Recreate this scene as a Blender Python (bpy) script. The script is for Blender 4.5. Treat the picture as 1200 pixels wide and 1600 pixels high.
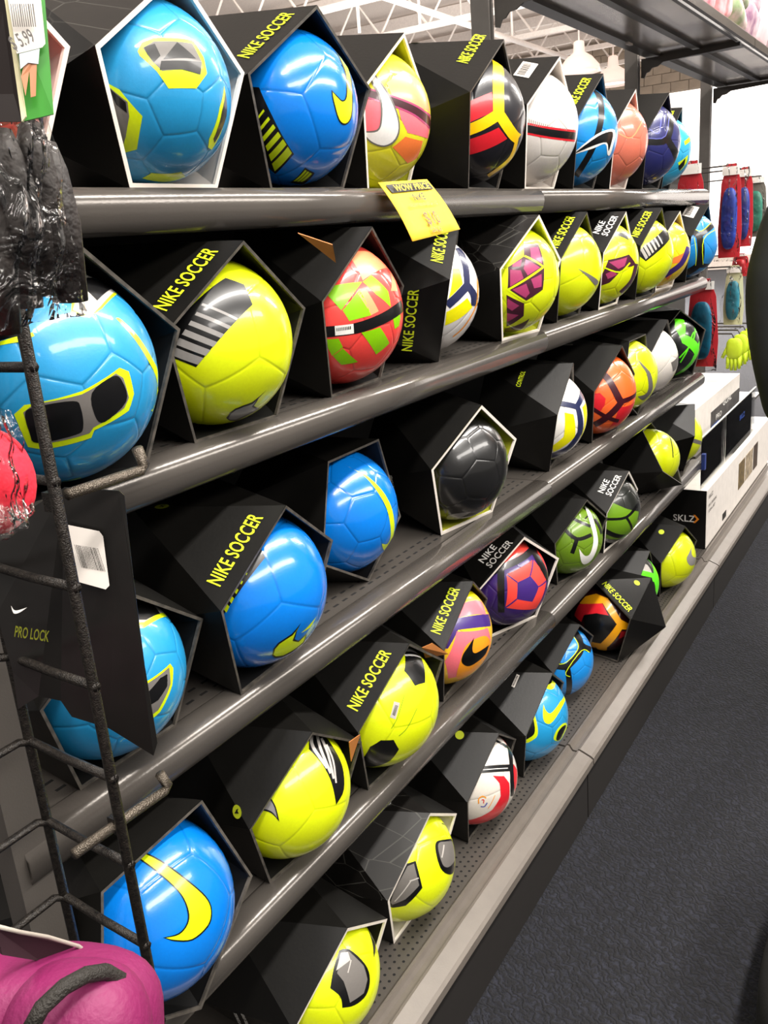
import bpy, bmesh, math, random
from mathutils import Vector, Matrix, geometry
random.seed(7)
C = bpy.context.scene
COL = C.collection
for o in list(bpy.data.objects): bpy.data.objects.remove(o)

# ---------------------------------------------------------------- camera
H = 1.30                      # eye height; z in the tables below is measured from the eye
F = 1385.0                    # focal length in pixels of the 1200x1600 frame
RX = Vector((0.52335235, -0.29087981, 0.80093149))     # world X in camera axes (right, down, forward)
RY = Vector((-0.84830211, -0.08901831, 0.52197632))
RZ = Vector((-0.0805348, -0.9526094, -0.2933419))
EYE = Vector((0, 0, H))
right = Vector((RX.x, RY.x, RZ.x)); down = Vector((RX.y, RY.y, RZ.y)); fwd = Vector((RX.z, RY.z, RZ.z))
cam = bpy.data.cameras.new('camera'); camo = bpy.data.objects.new('camera', cam); COL.objects.link(camo)
cam.sensor_fit = 'VERTICAL'; cam.sensor_height = 36; cam.lens = F/1600*36; cam.clip_start = .02; cam.clip_end = 200
camo.matrix_world = Matrix.Translation(EYE) @ Matrix((right, -down, -fwd)).transposed().to_4x4()
C.camera = camo
C.view_settings.view_transform = 'Standard'; C.view_settings.look = 'None'
C.view_settings.gamma = 1; C.view_settings.use_curve_mapping = False; C.view_settings.exposure = 0.33

# ---------------------------------------------------------------- light
w = bpy.data.worlds.new('world'); C.world = w; w.use_nodes = True
bg = w.node_tree.nodes['Background']; bg.inputs[0].default_value = (1.0, .93, .87, 1); bg.inputs[1].default_value = .34
def area(name, loc, sx, sy, power, col=(1, .95, .89), aim=None):
    l = bpy.data.lights.new(name, 'AREA'); l.shape = 'RECTANGLE'; l.size = sx; l.size_y = sy; l.energy = power; l.color = col
    o = bpy.data.objects.new(name, l); COL.objects.link(o); o.location = loc
    if aim: o.rotation_euler = (Vector(aim)-Vector(loc)).to_track_quat('-Z', 'Y').to_euler()
    return o
area('strip_and_fill_light', (1.6, -.75, 3.6), 5.0, .25, 225)
area('strip_and_fill_light', (8.0, -.75, 3.6), 5.0, .35, 200)
area('strip_and_fill_light', (-1.8, .3, 3.9), 1.2, .5, 60)
area('strip_and_fill_light', (1.0, -2.9, 3.4), 7.0, .5, 190, aim=(1.4, .7, .7))
area('strip_and_fill_light', (12.0, 4.5, 3.2), 8.0, 6.0, 2600)  # added fill to brighten the store background, not a real fixture
area('strip_and_fill_light', (3.0, 5.5, 3.2), 5.0, 3.0, 500)  # another added fill, for the nearer part of the background
area('ceiling_fill', (8, 5, 2.6), 12, 6, 700, aim=(8, 5, 6))  # added light aimed upward to whiten the ceiling, no such lamp there

# ---------------------------------------------------------------- helpers
def ray(px, py):
    d = Vector((px-600, py-800, F)); return Vector((RX.dot(d), RY.dot(d), RZ.dot(d))).normalized()
def at(px, py, Y):
    d = ray(px, py); return EYE + d*(Y/d.y)
def lin(h):
    if isinstance(h, tuple): return h
    r = []
    for i in (0, 2, 4):
        c = int(h[i:i+2], 16)/255; r.append(c/12.92 if c <= .04045 else ((c+.055)/1.055)**2.4)
    return tuple(r)
MATS = {}
def mat(name, col, rough=.45, metal=0, var=.06, vscale=30, bump=0, bscale=200, coat=0, seam=False, alpha=1, trans=0, emit=None, estr=1, kind=None, col2=None):
    if name in MATS: return MATS[name]
    m = bpy.data.materials.new(name); m.use_nodes = True; nt = m.node_tree; N = nt.nodes; L = nt.links
    b = N['Principled BSDF']; col = lin(col)
    b.inputs['Roughness'].default_value = rough; b.inputs['Metallic'].default_value = metal
    b.inputs['Coat Weight'].default_value = coat; b.inputs['Coat Roughness'].default_value = .08
    tc = N.new('ShaderNodeTexCoord')
    nz = N.new('ShaderNodeTexNoise'); nz.inputs['Scale'].default_value = vscale; nz.inputs['Detail'].default_value = 3
    L.new(tc.outputs['Object'], nz.inputs['Vector'])
    rp = N.new('ShaderNodeValToRGB'); rp.color_ramp.elements[0].position = .3; rp.color_ramp.elements[1].position = .7
    c2 = lin(col2) if col2 else tuple(min(1, c*(1+var)) for c in col)
    rp.color_ramp.elements[0].color = (*[c*(1-var) for c in col], 1); rp.color_ramp.elements[1].color = (*c2, 1)
    L.new(nz.outputs['Fac'], rp.inputs['Fac'])
    out = rp.outputs['Color']; nrm = None
    if kind == 'lines':           # thin pale wavy lines printed on the carton
        wv = N.new('ShaderNodeTexVoronoi'); wv.feature = 'DISTANCE_TO_EDGE'; wv.inputs['Scale'].default_value = 20
        mp = N.new('ShaderNodeMapping'); mp.inputs['Scale'].default_value = (1, .6, 1.6); mp.inputs['Rotation'].default_value = (.4, .9, .3)
        L.new(tc.outputs['Object'], mp.inputs['Vector']); L.new(mp.outputs['Vector'], wv.inputs['Vector'])
        lt = N.new('ShaderNodeMath'); lt.operation = 'LESS_THAN'; lt.inputs[1].default_value = .012; L.new(wv.outputs['Distance'], lt.inputs[0])
        mx = N.new('ShaderNodeMix'); mx.data_type = 'RGBA'; L.new(lt.outputs[0], mx.inputs['Factor']); L.new(out, mx.inputs['A']); mx.inputs['B'].default_value = (.04, .038, .033, 1); out = mx.outputs['Result']
    if kind == 'carpet':
        wv = N.new('ShaderNodeTexWave'); wv.inputs['Scale'].default_value = 24; wv.inputs['Distortion'].default_value = 11; wv.inputs['Detail'].default_value = 3; wv.inputs['Detail Scale'].default_value = 2.5
        mp = N.new('ShaderNodeMapping'); mp.inputs['Rotation'].default_value = (0, 0, .6); L.new(tc.outputs['Object'], mp.inputs['Vector']); L.new(mp.outputs['Vector'], wv.inputs['Vector'])
        mx = N.new('ShaderNodeMix'); mx.data_type = 'RGBA'; L.new(wv.outputs['Fac'], mx.inputs['Factor']); L.new(out, mx.inputs['A']); mx.inputs['B'].default_value = (.006, .006, .008, 1); out = mx.outputs['Result']
        bp = N.new('ShaderNodeBump'); bp.inputs['Strength'].default_value = .7; bp.inputs['Distance'].default_value = .004; L.new(wv.outputs['Fac'], bp.inputs['Height']); nrm = bp
    if seam:
        at_ = N.new('ShaderNodeAttribute'); at_.attribute_name = 'seam'
        mr = N.new('ShaderNodeMapRange'); mr.inputs['From Min'].default_value = 0.0; mr.inputs['From Max'].default_value = .022
        mr.inputs['To Min'].default_value = .78; mr.inputs['To Max'].default_value = 1; L.new(at_.outputs['Fac'], mr.inputs['Value'])
        mu = N.new('ShaderNodeMix'); mu.data_type = 'RGBA'; mu.blend_type = 'MULTIPLY'; mu.inputs['Factor'].default_value = 1
        L.new(out, mu.inputs['A']); L.new(mr.outputs['Result'], mu.inputs['B']); out = mu.outputs['Result']
    if bump:
        n2 = N.new('ShaderNodeTexNoise'); n2.inputs['Scale'].default_value = bscale; L.new(tc.outputs['Object'], n2.inputs['Vector'])
        bp = N.new('ShaderNodeBump'); bp.inputs['Strength'].default_value = bump; bp.inputs['Distance'].default_value = .002; L.new(n2.outputs['Fac'], bp.inputs['Height'])
        if nrm: L.new(nrm.outputs['Normal'], bp.inputs['Normal'])
        nrm = bp
    L.new(out, b.inputs['Base Color'])
    if nrm: L.new(nrm.outputs['Normal'], b.inputs['Normal'])
    if trans: b.inputs['Transmission Weight'].default_value = trans; b.inputs['IOR'].default_value = 1.25
    if alpha < 1: b.inputs['Alpha'].default_value = alpha
    if emit: b.inputs['Emission Color'].default_value = (*lin(emit), 1); b.inputs['Emission Strength'].default_value = estr
    MATS[name] = m; return m

MW = {}        # world matrices of roots
def props(o, label=None, cat=None, group=None, kind=None):
    if label: o['label'] = label
    if cat: o['category'] = cat
    if group: o['group'] = group
    if kind: o['kind'] = kind
    return o
def thing(name, label, cat, loc=(0, 0, 0), rotz=0, group=None):
    o = bpy.data.objects.new(name, None); COL.objects.link(o); o.empty_display_size = .05
    M = Matrix.Translation(loc) @ Matrix.Rotation(rotz, 4, 'Z'); o.matrix_world = M; MW[o.name] = M
    return props(o, label, cat, group)
def part(name, V, Fc, m, parent=None, smooth=False, mats=None, fm=None):
    """link world-space geometry as one mesh object (child of parent when given)"""
    V = [Vector(v) for v in V]
    if parent is not None: M = MW[parent.name]
    else:
        lo = Vector((sum(v.x for v in V)/len(V), sum(v.y for v in V)/len(V), min(v.z for v in V))); M = Matrix.Translation(lo)
    Mi = M.inverted()
    me = bpy.data.meshes.new(name); me.from_pydata([Mi @ v for v in V], [], Fc); me.update()
    for mm in (mats or [m]): me.materials.append(mm)
    if fm: me.polygons.foreach_set('material_index', fm)
    if smooth: me.polygons.foreach_set('use_smooth', [True]*len(me.polygons))
    o = bpy.data.objects.new(name, me); COL.objects.link(o)
    if parent is not None: o.parent = parent; MW[o.name] = M
    else: o.matrix_world = M; MW[o.name] = M
    return o
class G:
    def __init__(s): s.v = []; s.f = []
    def add(s, V, Fc):
        n = len(s.v); s.v += [Vector(v) for v in V]; s.f += [tuple(i+n for i in f) for f in Fc]; return s
    def box(s, lo, hi, bev=0):
        (a, b, c), (d, e, f) = lo, hi
        if not bev:
            V = [(a,b,c),(d,b,c),(d,e,c),(a,e,c),(a,b,f),(d,b,f),(d,e,f),(a,e,f)]
            return s.add(V, [(0,3,2,1),(4,5,6,7),(0,1,5,4),(1,2,6,5),(2,3,7,6),(3,0,4,7)])
        bm = bmesh.new(); bmesh.ops.create_cube(bm, size=1)
        for v in bm.verts: v.co = Vector((a+(v.co.x+.5)*(d-a), b+(v.co.y+.5)*(e-b), c+(v.co.z+.5)*(f-c)))
        bmesh.ops.bevel(bm, geom=bm.edges[:], offset=bev, segments=2, affect='EDGES', profile=.6)
        return s.bm(bm)
    def bm(s, bm, M=None):
        bm.verts.index_update(); M = M or Matrix()
        s.add([M @ v.co for v in bm.verts], [[v.index for v in f.verts] for f in bm.faces]); bm.free(); return s
    def tube(s, pts, r, n=8, cap=True):
        pts = [Vector(p) for p in pts]; rings = []; up = None
        for i, p in enumerate(pts):
            a = pts[max(0, i-1)]; b = pts[min(len(pts)-1, i+1)]; t = (b-a).normalized()
            if up is None: up = t.orthogonal().normalized()
            up = (up - t*up.dot(t)).normalized(); q = t.cross(up); rr = r[i] if isinstance(r, (list, tuple)) else r
            rings.append([p + (up*math.cos(k*2*math.pi/n) + q*math.sin(k*2*math.pi/n))*rr for k in range(n)])
        V = [v for R_ in rings for v in R_]; Fc = []
        for i in range(len(rings)-1):
            for k in range(n): Fc.append((i*n+k, i*n+(k+1) % n, (i+1)*n+(k+1) % n, (i+1)*n+k))
        if cap: Fc += [tuple(range(n))[::-1], tuple((len(rings)-1)*n+k for k in range(n))]
        return s.add(V, Fc)
    def lathe(s, prof, c, n=24, M=None):
        V = []; Fc = []; M = M or Matrix()
        for r, z in prof: V += [M @ (Vector(c)+Vector((r*math.cos(k*2*math.pi/n), r*math.sin(k*2*math.pi/n), z))) for k in range(n)]
        for i in range(len(prof)-1):
            for k in range(n): Fc.append((i*n+k, i*n+(k+1) % n, (i+1)*n+(k+1) % n, (i+1)*n+k))
        return s.add(V, Fc)
    def ext(s, prof, x0, x1):       # profile of (y, z) extruded along X, closed
        n = len(prof); V = [(x0, y, z) for y, z in prof]+[(x1, y, z) for y, z in prof]
        return s.add(V, [(i, (i+1) % n, n+(i+1) % n, n+i) for i in range(n)]+[tuple(range(n))[::-1], tuple(range(n, 2*n))])
    def sheet(s, quad, th=.0006, nu=1, nv=1, fn=None):     # quad P00,P10,P11,P01 as a thin solid
        a, b, c, d = [Vector(p) for p in quad]; nn = (b-a).cross(d-a).normalized(); V = []; Fc = []
        for sd in (0, 1):
            for j in range(nv+1):
                for i in range(nu+1):
                    u = i/nu; v = j/nv; p = (a*(1-u)+b*u)*(1-v)+(d*(1-u)+c*u)*v
                    if fn: p = p+fn(u, v)
                    V.append(p+nn*(th if sd else 0))
        W_ = nu+1; K = W_*(nv+1)
        for j in range(nv):
            for i in range(nu):
                q = (j*W_+i, j*W_+i+1, (j+1)*W_+i+1, (j+1)*W_+i); Fc.append(q[::-1]); Fc.append(tuple(k+K for k in q))
        edge = [i for i in range(W_)]+[j*W_+nu for j in range(1, nv+1)]+[nv*W_+i for i in range(nu-1, -1, -1)]+[j*W_ for j in range(nv-1, 0, -1)]
        for k in range(len(edge)): e0 = edge[k]; e1 = edge[(k+1) % len(edge)]; Fc.append((e0, e1, e1+K, e0+K))
        return s.add(V, Fc)
    def out(s, name, m, parent=None, smooth=False): return part(name, s.v, s.f, m, parent, smooth)
def struct(name, g, m, smooth=False): return props(g.out(name, m, None, smooth), kind='structure')

# text meshes from the built-in font; x runs 0..width, cap height 1
TXT = {}
def textmesh(sx, bold=.020):
    if sx in TXT: return TXT[sx]
    cu = bpy.data.curves.new('lettering', 'FONT'); cu.body = sx; cu.size = 1.38; cu.offset = bold; cu.resolution_u = 3; cu.space_character = 1.03
    o = bpy.data.objects.new('lettering', cu); COL.objects.link(o)
    dg = bpy.context.evaluated_depsgraph_get(); me = o.evaluated_get(dg).to_mesh()
    V = [v.co.copy() for v in me.vertices]; Fc = [tuple(p.vertices) for p in me.polygons]
    x0 = min(v.x for v in V); x1 = max(v.x for v in V)
    TXT[sx] = ([(v.x-x0, v.y) for v in V], Fc, x1-x0)
    o.evaluated_get(dg).to_mesh_clear(); bpy.data.objects.remove(o); bpy.data.curves.remove(cu)
    return TXT[sx]
def write(sx, org, ux, uy, width, height, m, parent, lift=.0009, name='lettering'):
    V, Fc, wd = textmesh(sx); ux = Vector(ux).normalized(); uy = Vector(uy); uy = (uy-ux*uy.dot(ux)).normalized(); n = ux.cross(uy)
    P = [Vector(org)+ux*(x/wd*width)+uy*(y*height)+n*lift for x, y in V]
    return part(name, P, Fc, m, parent)

# ---------------------------------------------------------------- materials
BLK = mat('black_carton', '0d0c0a', .4, var=.15, bump=.05)
BLK.node_tree.nodes['Principled BSDF'].inputs['Specular IOR Level'].default_value = .32
BLKP = mat('black_carton_printed', '12100e', .38, var=.15, kind='lines')
INN = mat('carton_inside_black', '0e0d0c', .6)
INW = mat('carton_inside_white', 'cfc6bd', .6)
INY = mat('carton_inside_yellow', 'c9cc3a', .5)
RIMW = mat('white_board_edge', 'e6ddd2', .55)
RIMK = mat('worn_board_edge', '3a3733', .5, col2='5c564e', vscale=90)
KRAFT = mat('brown_board', 'a5672f', .7, var=.12)
VOLT = mat('volt_ink', 'd8ea1c', .5)
WHT = mat('white_ink', 'e9e6e0', .5)
STK = mat('white_label', 'd7d0c8', .55)
STKY = mat('volt_sticker', 'c6d32a', .5)
DINK = mat('dark_ink', '191816', .5)
MET = mat('grey_painted_metal', '55504b', .36, metal=.25, var=.05, vscale=8, bump=.06, bscale=500)
METL = mat('shelf_lip_metal', '58534e', .2, metal=.3, var=.12, vscale=6, bump=.05, bscale=300)
METD = mat('dark_slotted_metal', '484440', .4, metal=.3)
HOLE = mat('perforation_shadow_hole', '070707', .9)
WIRE = mat('black_coated_wire', '1a1715', .35, metal=.4, bump=.5, bscale=900, col2='332e29', vscale=300)

# ---------------------------------------------------------------- the setting
g = G().box((-4, -6, -.05), (24, 16, 0)); struct('floor', g, mat('navy_carpet', '101117', .97, col2='262833', vscale=70, bump=.7, bscale=420, kind='carpet'))
CW = mat('white_ceiling_paint', 'ece1d8', .8)
g = G().box((-4, -6, H+3.95), (24, 16, H+4.05)); struct('ceiling', g, CW)
g = G().box((-4, 15.9, 0), (24, 16, H+3.95)); struct('wall_back', g, mat('pale_wall_paint', 'd9cdc3', .8))
TR = mat('white_truss_paint', 'f4ece6', .6)
for i, xx in enumerate((3.0, 5.2, 7.4, 9.6, 11.8, 14.0, 16.2, 18.4, 20.6)):
    t = thing('roof_truss', 'white open-web roof truss under the ceiling, %s' % ['nearest of the nine', 'second nearest', 'third nearest', 'fourth nearest', 'middle one', 'fourth from the far wall', 'third from the far wall', 'second from the far wall', 'next to the far wall'][i], 'truss', (xx, 5, H+3.2), 0, 'roof trusses')
    G().box((xx-.05, -6, H+3.75), (xx+.05, 15.8, H+3.93)).out('top_chord', TR, t)
    G().box((xx-.05, -6, H+3.15), (xx+.05, 15.8, H+3.23)).out('bottom_chord', TR, t)
    wb = G(); yy = -6
    while yy < 15:
        wb.tube([(xx, yy, H+3.2), (xx, yy+.45, H+3.8), (xx, yy+.9, H+3.2)], .022, 5); yy += .9
    props(wb.out('web_bracing', TR, t), kind='stuff')
for yi, yy in enumerate((3.5, 6.5, 9.5, 12.5)):
    g = G().tube([(0, yy, H+2.95), (22, yy, H+2.95)], .045, 8); o = g.out('sprinkler_pipe', TR, None, True); props(o, 'white pipe below the roof trusses, %s from the ball shelves' % ['first', 'second', 'third', 'fourth'][yi], 'pipe', 'ceiling pipes')
for ri, (px, py, Y) in enumerate(((655, 20, 6.5), (560, 30, 6.5), (720, 15, 7.5), (800, 45, 6.5), (835, 40, 8.5), (1005, 70, 4.5))):
    p = at(px, py, Y); props(G().tube([(p.x, p.y, H+3.9), (p.x, p.y, p.z-.15)], .02, 6).out('ceiling_rod', TR), 'thin white ceiling rod %s' % ['above the pink ball carton', 'above the blue striped ball', 'left of the nearest rear post', 'right of the nearest rear post', 'above the white ball', 'right of the middle rear post'][ri], 'rod', 'hanging ceiling rods')
wf = struct('wall_far', G().box((22.2, -6, H+2.63), (22.4, 16, H+3.95)), mat('mortar', 'a69a8c', .9))
MW[wf.name] = wf.matrix_world.copy()
BK = mat('painted_block', 'b9ac9c', .85, var=.1, vscale=3, bump=.4, bscale=20)
bme = bpy.data.meshes.new('block'); gb = G().box((-.04, -.195, -.095), (.0, .195, .095), .008); bme.from_pydata([tuple(v) for v in gb.v], [], gb.f); bme.materials.append(BK)
for r_ in range(6):
    for c_ in range(22):
        b = bpy.data.objects.new('block', bme); COL.objects.link(b); b.parent = wf
        b.matrix_local = Matrix.Translation(Vector((22.2, 2.4+c_*.4+(r_ % 2)*.2, H+2.74+r_*.2))-wf.matrix_world.translation)
struct('window_1', G().box((22.3, -6, .3), (22.34, 16, H+2.63)), mat('daylit_glazing', 'ffffff', .3, emit='fff6ee', estr=1.9))
struct('baseboard_far', G().box((22.2, -6, 0), (22.3, 16, .3)), mat('pale_wall_paint', 'd9cdc3'))
mull = G()
for yy in range(-5, 16, 3): mull.box((22.2, yy, .3), (22.3, yy+.08, H+2.63))
# pendants
for n_, (px, py) in enumerate(((905, 100), (958, 120))):
    p = at(px, py, 5.8); t = thing('pendant_lamp', ['larger white high-bay pendant lamp left of the far post', 'smaller white high-bay pendant lamp nearest the far post'][n_], 'lamp', p, 0, 'high bay pendant lamps')
    G().tube([(p.x, p.y, p.z+.35), (p.x, p.y, H+3.9)], .015, 6).out('cord', TR, t)
    G().lathe([(.06, .36), (.09, .34), (.1, .18), (.22, .1), (.34, -.04), (.36, -.14), (.34, -.14), (.3, -.04), (.1, .1)], p, 28).out('reflector', mat('lamp_reflector', 'f7ece4', .4, emit='ffd8c8', estr=.45), t, True)
    G().lathe([(.001, -.02), (.18, -.05), (.28, -.1), (.001, -.12)], p, 20).out('lens', mat('lamp_lens', 'ffffff', .3, emit='ffe8dc', estr=2.2), t, True)

# ---------------------------------------------------------------- gondola shelving
ZS = {1: .066, 2: -.198, 3: -.505, 4: -.800, 5: -1.125}
X0, XJ, X1 = .385, 1.665, 3.02
bays = ((X0, XJ-.0015), (XJ+.0015, X1))
def lipprof(z, y0=.666):
    base = [(.0415, -.001), (.036, .0015), (.026, .0020), (.015, .0010), (.006, -.0035), (.001, -.011), (0, -.020), (.002, -.031), (.007, -.039), (.014, -.043), (.022, -.043), (.022, -.040), (.012, -.037), (.006, -.028), (.006, -.013), (.013, -.006), (.0415, -.004)]
    return [(y0+a, z+b) for a, b in base]
pos = {1: 'top', 2: 'second from top', 3: 'middle', 4: 'fourth from top'}
for k in (1, 2, 3, 4):
    z = H+ZS[k]
    for bi, (a, b) in enumerate(bays):
        t = thing('shelf', 'grey metal shelf with rounded front edge, %s row, %s bay' % (pos[k], ['near', 'far'][bi]), 'shelf', (a, .9, z))
        t['group'] = 'display shelves'
        G().box((a, .7075, z-.004), (b, 1.045, z)).out('deck', MET, t)
        G().ext(lipprof(z), a, b).out('front_lip', METL, t, True)
        hs = G(); x = a+.03
        while x < b-.02:
            for yy in (.722, .742): hs.box((x, yy, z-.0005), (x+.012, yy+.004, z+.0003))
            x += .0235
        props(hs.out('slot_holes', HOLE, t), kind='stuff')
        br = G()
        for xx in (a+.004, b-.008): br.add([(xx, .72, z-.0045), (xx, 1.04, z-.0045), (xx, 1.04, z-.06), (xx+.003, .72, z-.0045), (xx+.003, 1.04, z-.0045), (xx+.003, 1.04, z-.06)], [(0, 1, 2), (5, 4, 3), (0, 3, 4, 1), (1, 4, 5, 2), (2, 5, 3, 0)])
        br.out('bracket', METD, t)
zb = H+ZS[5]
for bi, (a, b) in enumerate(((.416, XJ-.003), (XJ+.003, 2.93), (2.936, 4.30))):
    t = thing('base_shelf', 'grey perforated bottom shelf with ridged front edge, %s' % ['nearest bay', 'middle bay', 'farthest bay carrying the white cartons'][bi], 'shelf', (a, .8, zb-.17), 0, 'bottom shelves')
    G().box((a, .652, zb-.004), (b, 1.044, zb)).out('deck', MET, t)
    pr = [(.652, 0), (.646, .006), (.641, .006), (.638, .0), (.634, -.006), (.624, -.006), (.621, -.001), (.617, -.001), (.592, -.012), (.586, -.016), (.585, -.030), (.588, -.034), (.592, -.031), (.592, -.02), (.618, -.009), (.652, -.009)]
    G().ext([(y, zb+dz) for y, dz in pr], a, b).out('front_lip', mat('base_lip_metal', '6a635c', .42, metal=.15, bump=.05, bscale=300), t)
    G().box((a, .60, 0.001), (b, .615, zb-.012)).out('kick_plate', mat('dark_kick_plate', '1f1c1a', .6), t)
    hs = G(); x = a+.02
    while x < b-.01:
        for i_, yy in enumerate((.662, .675, .688, .701)):
            xx = x+(i_ % 2)*.0075; hs.add([(xx+.0028*math.cos(q*math.pi/3), yy+.0028*math.sin(q*math.pi/3), zb+.0003) for q in range(6)], [tuple(range(6))])
        x += .015
    props(hs.out('round_holes', HOLE, t), kind='stuff')
props(G().box((X0, 1.046, .02), (X1, 1.06, H+ZS[1]+.16)).out('back_board', mat('black_back_panel', '100f0e', .7)), 'black back panel behind the ball shelves', 'panel')
props(G().box((3.03, 1.046, .02), (4.30, 1.06, H+.30)).out('back_board', mat('grey_back_board', '2e2a27', .6)), 'grey back panel behind the hanging shin guards', 'panel')
t = thing('upright_post', 'grey metal upright at the near end, behind the wire grid', 'post', (.39, .69, 0))
G().box((.374, .672, .003), (.413, .70, H-.262)).out('column', MET, t)
G().box((.3725, .6705, .003), (.4145, .6725, .06)).out('foot_cover', METD, t)
for n_, (px, py) in enumerate(((753, 20), (988, 90), (1103, 170))):
    p = at(px, py, 1.10); w_ = .011
    t = thing('rear_post', ['dark slotted post rising behind the black and red ball', 'dark slotted post rising behind the salmon ball', 'grey post standing before the bright window'][n_], 'post', (p.x, 1.1, 0), 0, 'rear posts')
    g = G().box((p.x-w_-.004, 1.075, .003), (p.x-.006, 1.125, H+.62)).box((p.x+.006, 1.075, .003), (p.x+w_+.004, 1.125, H+.62)).box((p.x-.006, 1.09, .003), (p.x+.006, 1.12, H+.62))
    g.out('column', mat('grey_post_metal', '5d5955', .4, metal=.3), t)
    xx = p.x+.012; zt = H+.566
    pf = [(1.07, zt), (1.07, zt-.065), (1.058, zt-.068), (1.05, zt-.05), (1.04, zt-.048), (1.03, zt-.036), (1.01, zt-.034), (.99, zt-.022), (.72, zt-.012), (.72, zt)]
    G().ext([(a, b) for a, b in pf], xx, xx+.006).out('arm_bracket', METD, t)
for bi, (a, b) in enumerate(((2.36, 3.77), (3.78, 4.93))):
    t = thing('overhead_shelf', 'dark overhead shelf seen from below, %s' % ['nearer bay', 'farther bay'][bi], 'shelf', (a, .87, H+.575))
    z = H+.58
    G().box((a, .71, z), (b, 1.055, z+.006)).out('pan', mat('shelf_underside', 'd2c9be', .22, metal=.75, var=.2, vscale=5), t)
    for (c0, c1) in ((.71, .735), (.86, .885), (1.01, 1.055)): G().box((a, c0, z-.012), (b, c1, z)).out('rib', METD, t)
    for xx in (a, b-.06): G().box((xx, .735, z-.010), (xx+.06, 1.01, z)).out('crossbar', METD, t)
    G().ext([(y-.0, zz) for y, zz in [(.71, z+.012), (.695, z+.012), (.688, z+.004), (.688, z-.022), (.694, z-.027), (.71, z-.022)]], a, b).out('front_lip', METL, t)
props(G().box((3.28, 1.0, H+.561), (3.33, 1.012, H+.567)).out('shelf_tag', STK), 'small white tag under the overhead shelf', 'tag')

# ---------------------------------------------------------------- ball meshes
def ico():
    ph = (1+5**.5)/2; V = []
    for s1 in (1, -1):
        for s2 in (ph, -ph): V += [Vector((0, s1, s2)), Vector((s1, s2, 0)), Vector((s2, 0, s1))]
    V = [v.normalized() for v in V]; d = min((V[0]-v).length for v in V[1:])*1.01
    Fc = [(i, j, k) for i in range(12) for j in range(i+1, 12) for k in range(j+1, 12) if (V[i]-V[j]).length < d and (V[j]-V[k]).length < d and (V[i]-V[k]).length < d]
    return V, Fc, d
def order(pts):
    c = sum(pts, Vector()).normalized(); a = c.orthogonal().normalized(); b = c.cross(a)
    return sorted(pts, key=lambda p: math.atan2(p.dot(b), p.dot(a)))
def polys(kind):
    V, Fc, d = ico(); out = []
    if kind == 'dodeca':
        for i in range(12): out.append(order([((V[f[0]]+V[f[1]]+V[f[2]])/3).normalized() for f in Fc if i in f]))
    else:
        for i in range(12): out.append(order([(V[i]*2/3+V[j]/3).normalized() for j in range(12) if j != i and (V[i]-V[j]).length < d]))
        for f in Fc: out.append(order([(V[a]*2/3+V[b]/3).normalized() for a in f for b in f if a != b]))
    return out
BM = {}
def ballmesh(kind):
    P = polys(kind); V = []; Fc = []; S = []; seg = 7
    ts = [1, .975, .94, .88, .75, .55, .3]
    for poly in P:
        n = len(poly); c = sum(poly, Vector()).normalized(); ring = []
        for i in range(n):
            for q in range(seg): ring.append(poly[i].lerp(poly[(i+1) % n], q/seg).normalized())
        N_ = len(ring); b0 = len(V); mid = ring[seg//2]; ap = (mid-c).length
        for t_ in ts:
            for p in ring:
                v = c.lerp(p, t_).normalized(); dd = (1-t_)*ap
                dep = .0062*max(0, 1-dd/.022)**1.5 + .003*max(0, 1-dd/.12)
                V.append(v*(1-dep)); S.append(dd)
        V.append(c.copy()); S.append(ap)
        for k in range(len(ts)-1):
            for i in range(N_): Fc.append((b0+k*N_+i, b0+k*N_+(i+1) % N_, b0+(k+1)*N_+(i+1) % N_, b0+(k+1)*N_+i))
        k = len(ts)-1
        for i in range(N_): Fc.append((b0+k*N_+i, b0+k*N_+(i+1) % N_, len(V)-1))
    me = bpy.data.meshes.new('ball_'+kind); me.from_pydata([tuple(v) for v in V], [], Fc)
    a = me.attributes.new('seam', 'FLOAT', 'POINT'); a.data.foreach_set('value', S)
    bm = bmesh.new(); bm.from_mesh(me); bmesh.ops.remove_doubles(bm, verts=bm.verts, dist=1e-4); bmesh.ops.recalc_face_normals(bm, faces=bm.faces); bm.to_mesh(me); bm.free()
    me.polygons.foreach_set('use_smooth', [True]*len(me.polygons)); me.materials.append(None)
    BM[kind] = (me, P[0][0], P[0][1]); return BM[kind]
ballmesh('dodeca'); ballmesh('trunc')
def frame(a, b):
    a = a.normalized(); b = (b-a*b.dot(a)).normalized(); return Matrix((a, b, a.cross(b))).transposed()

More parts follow.
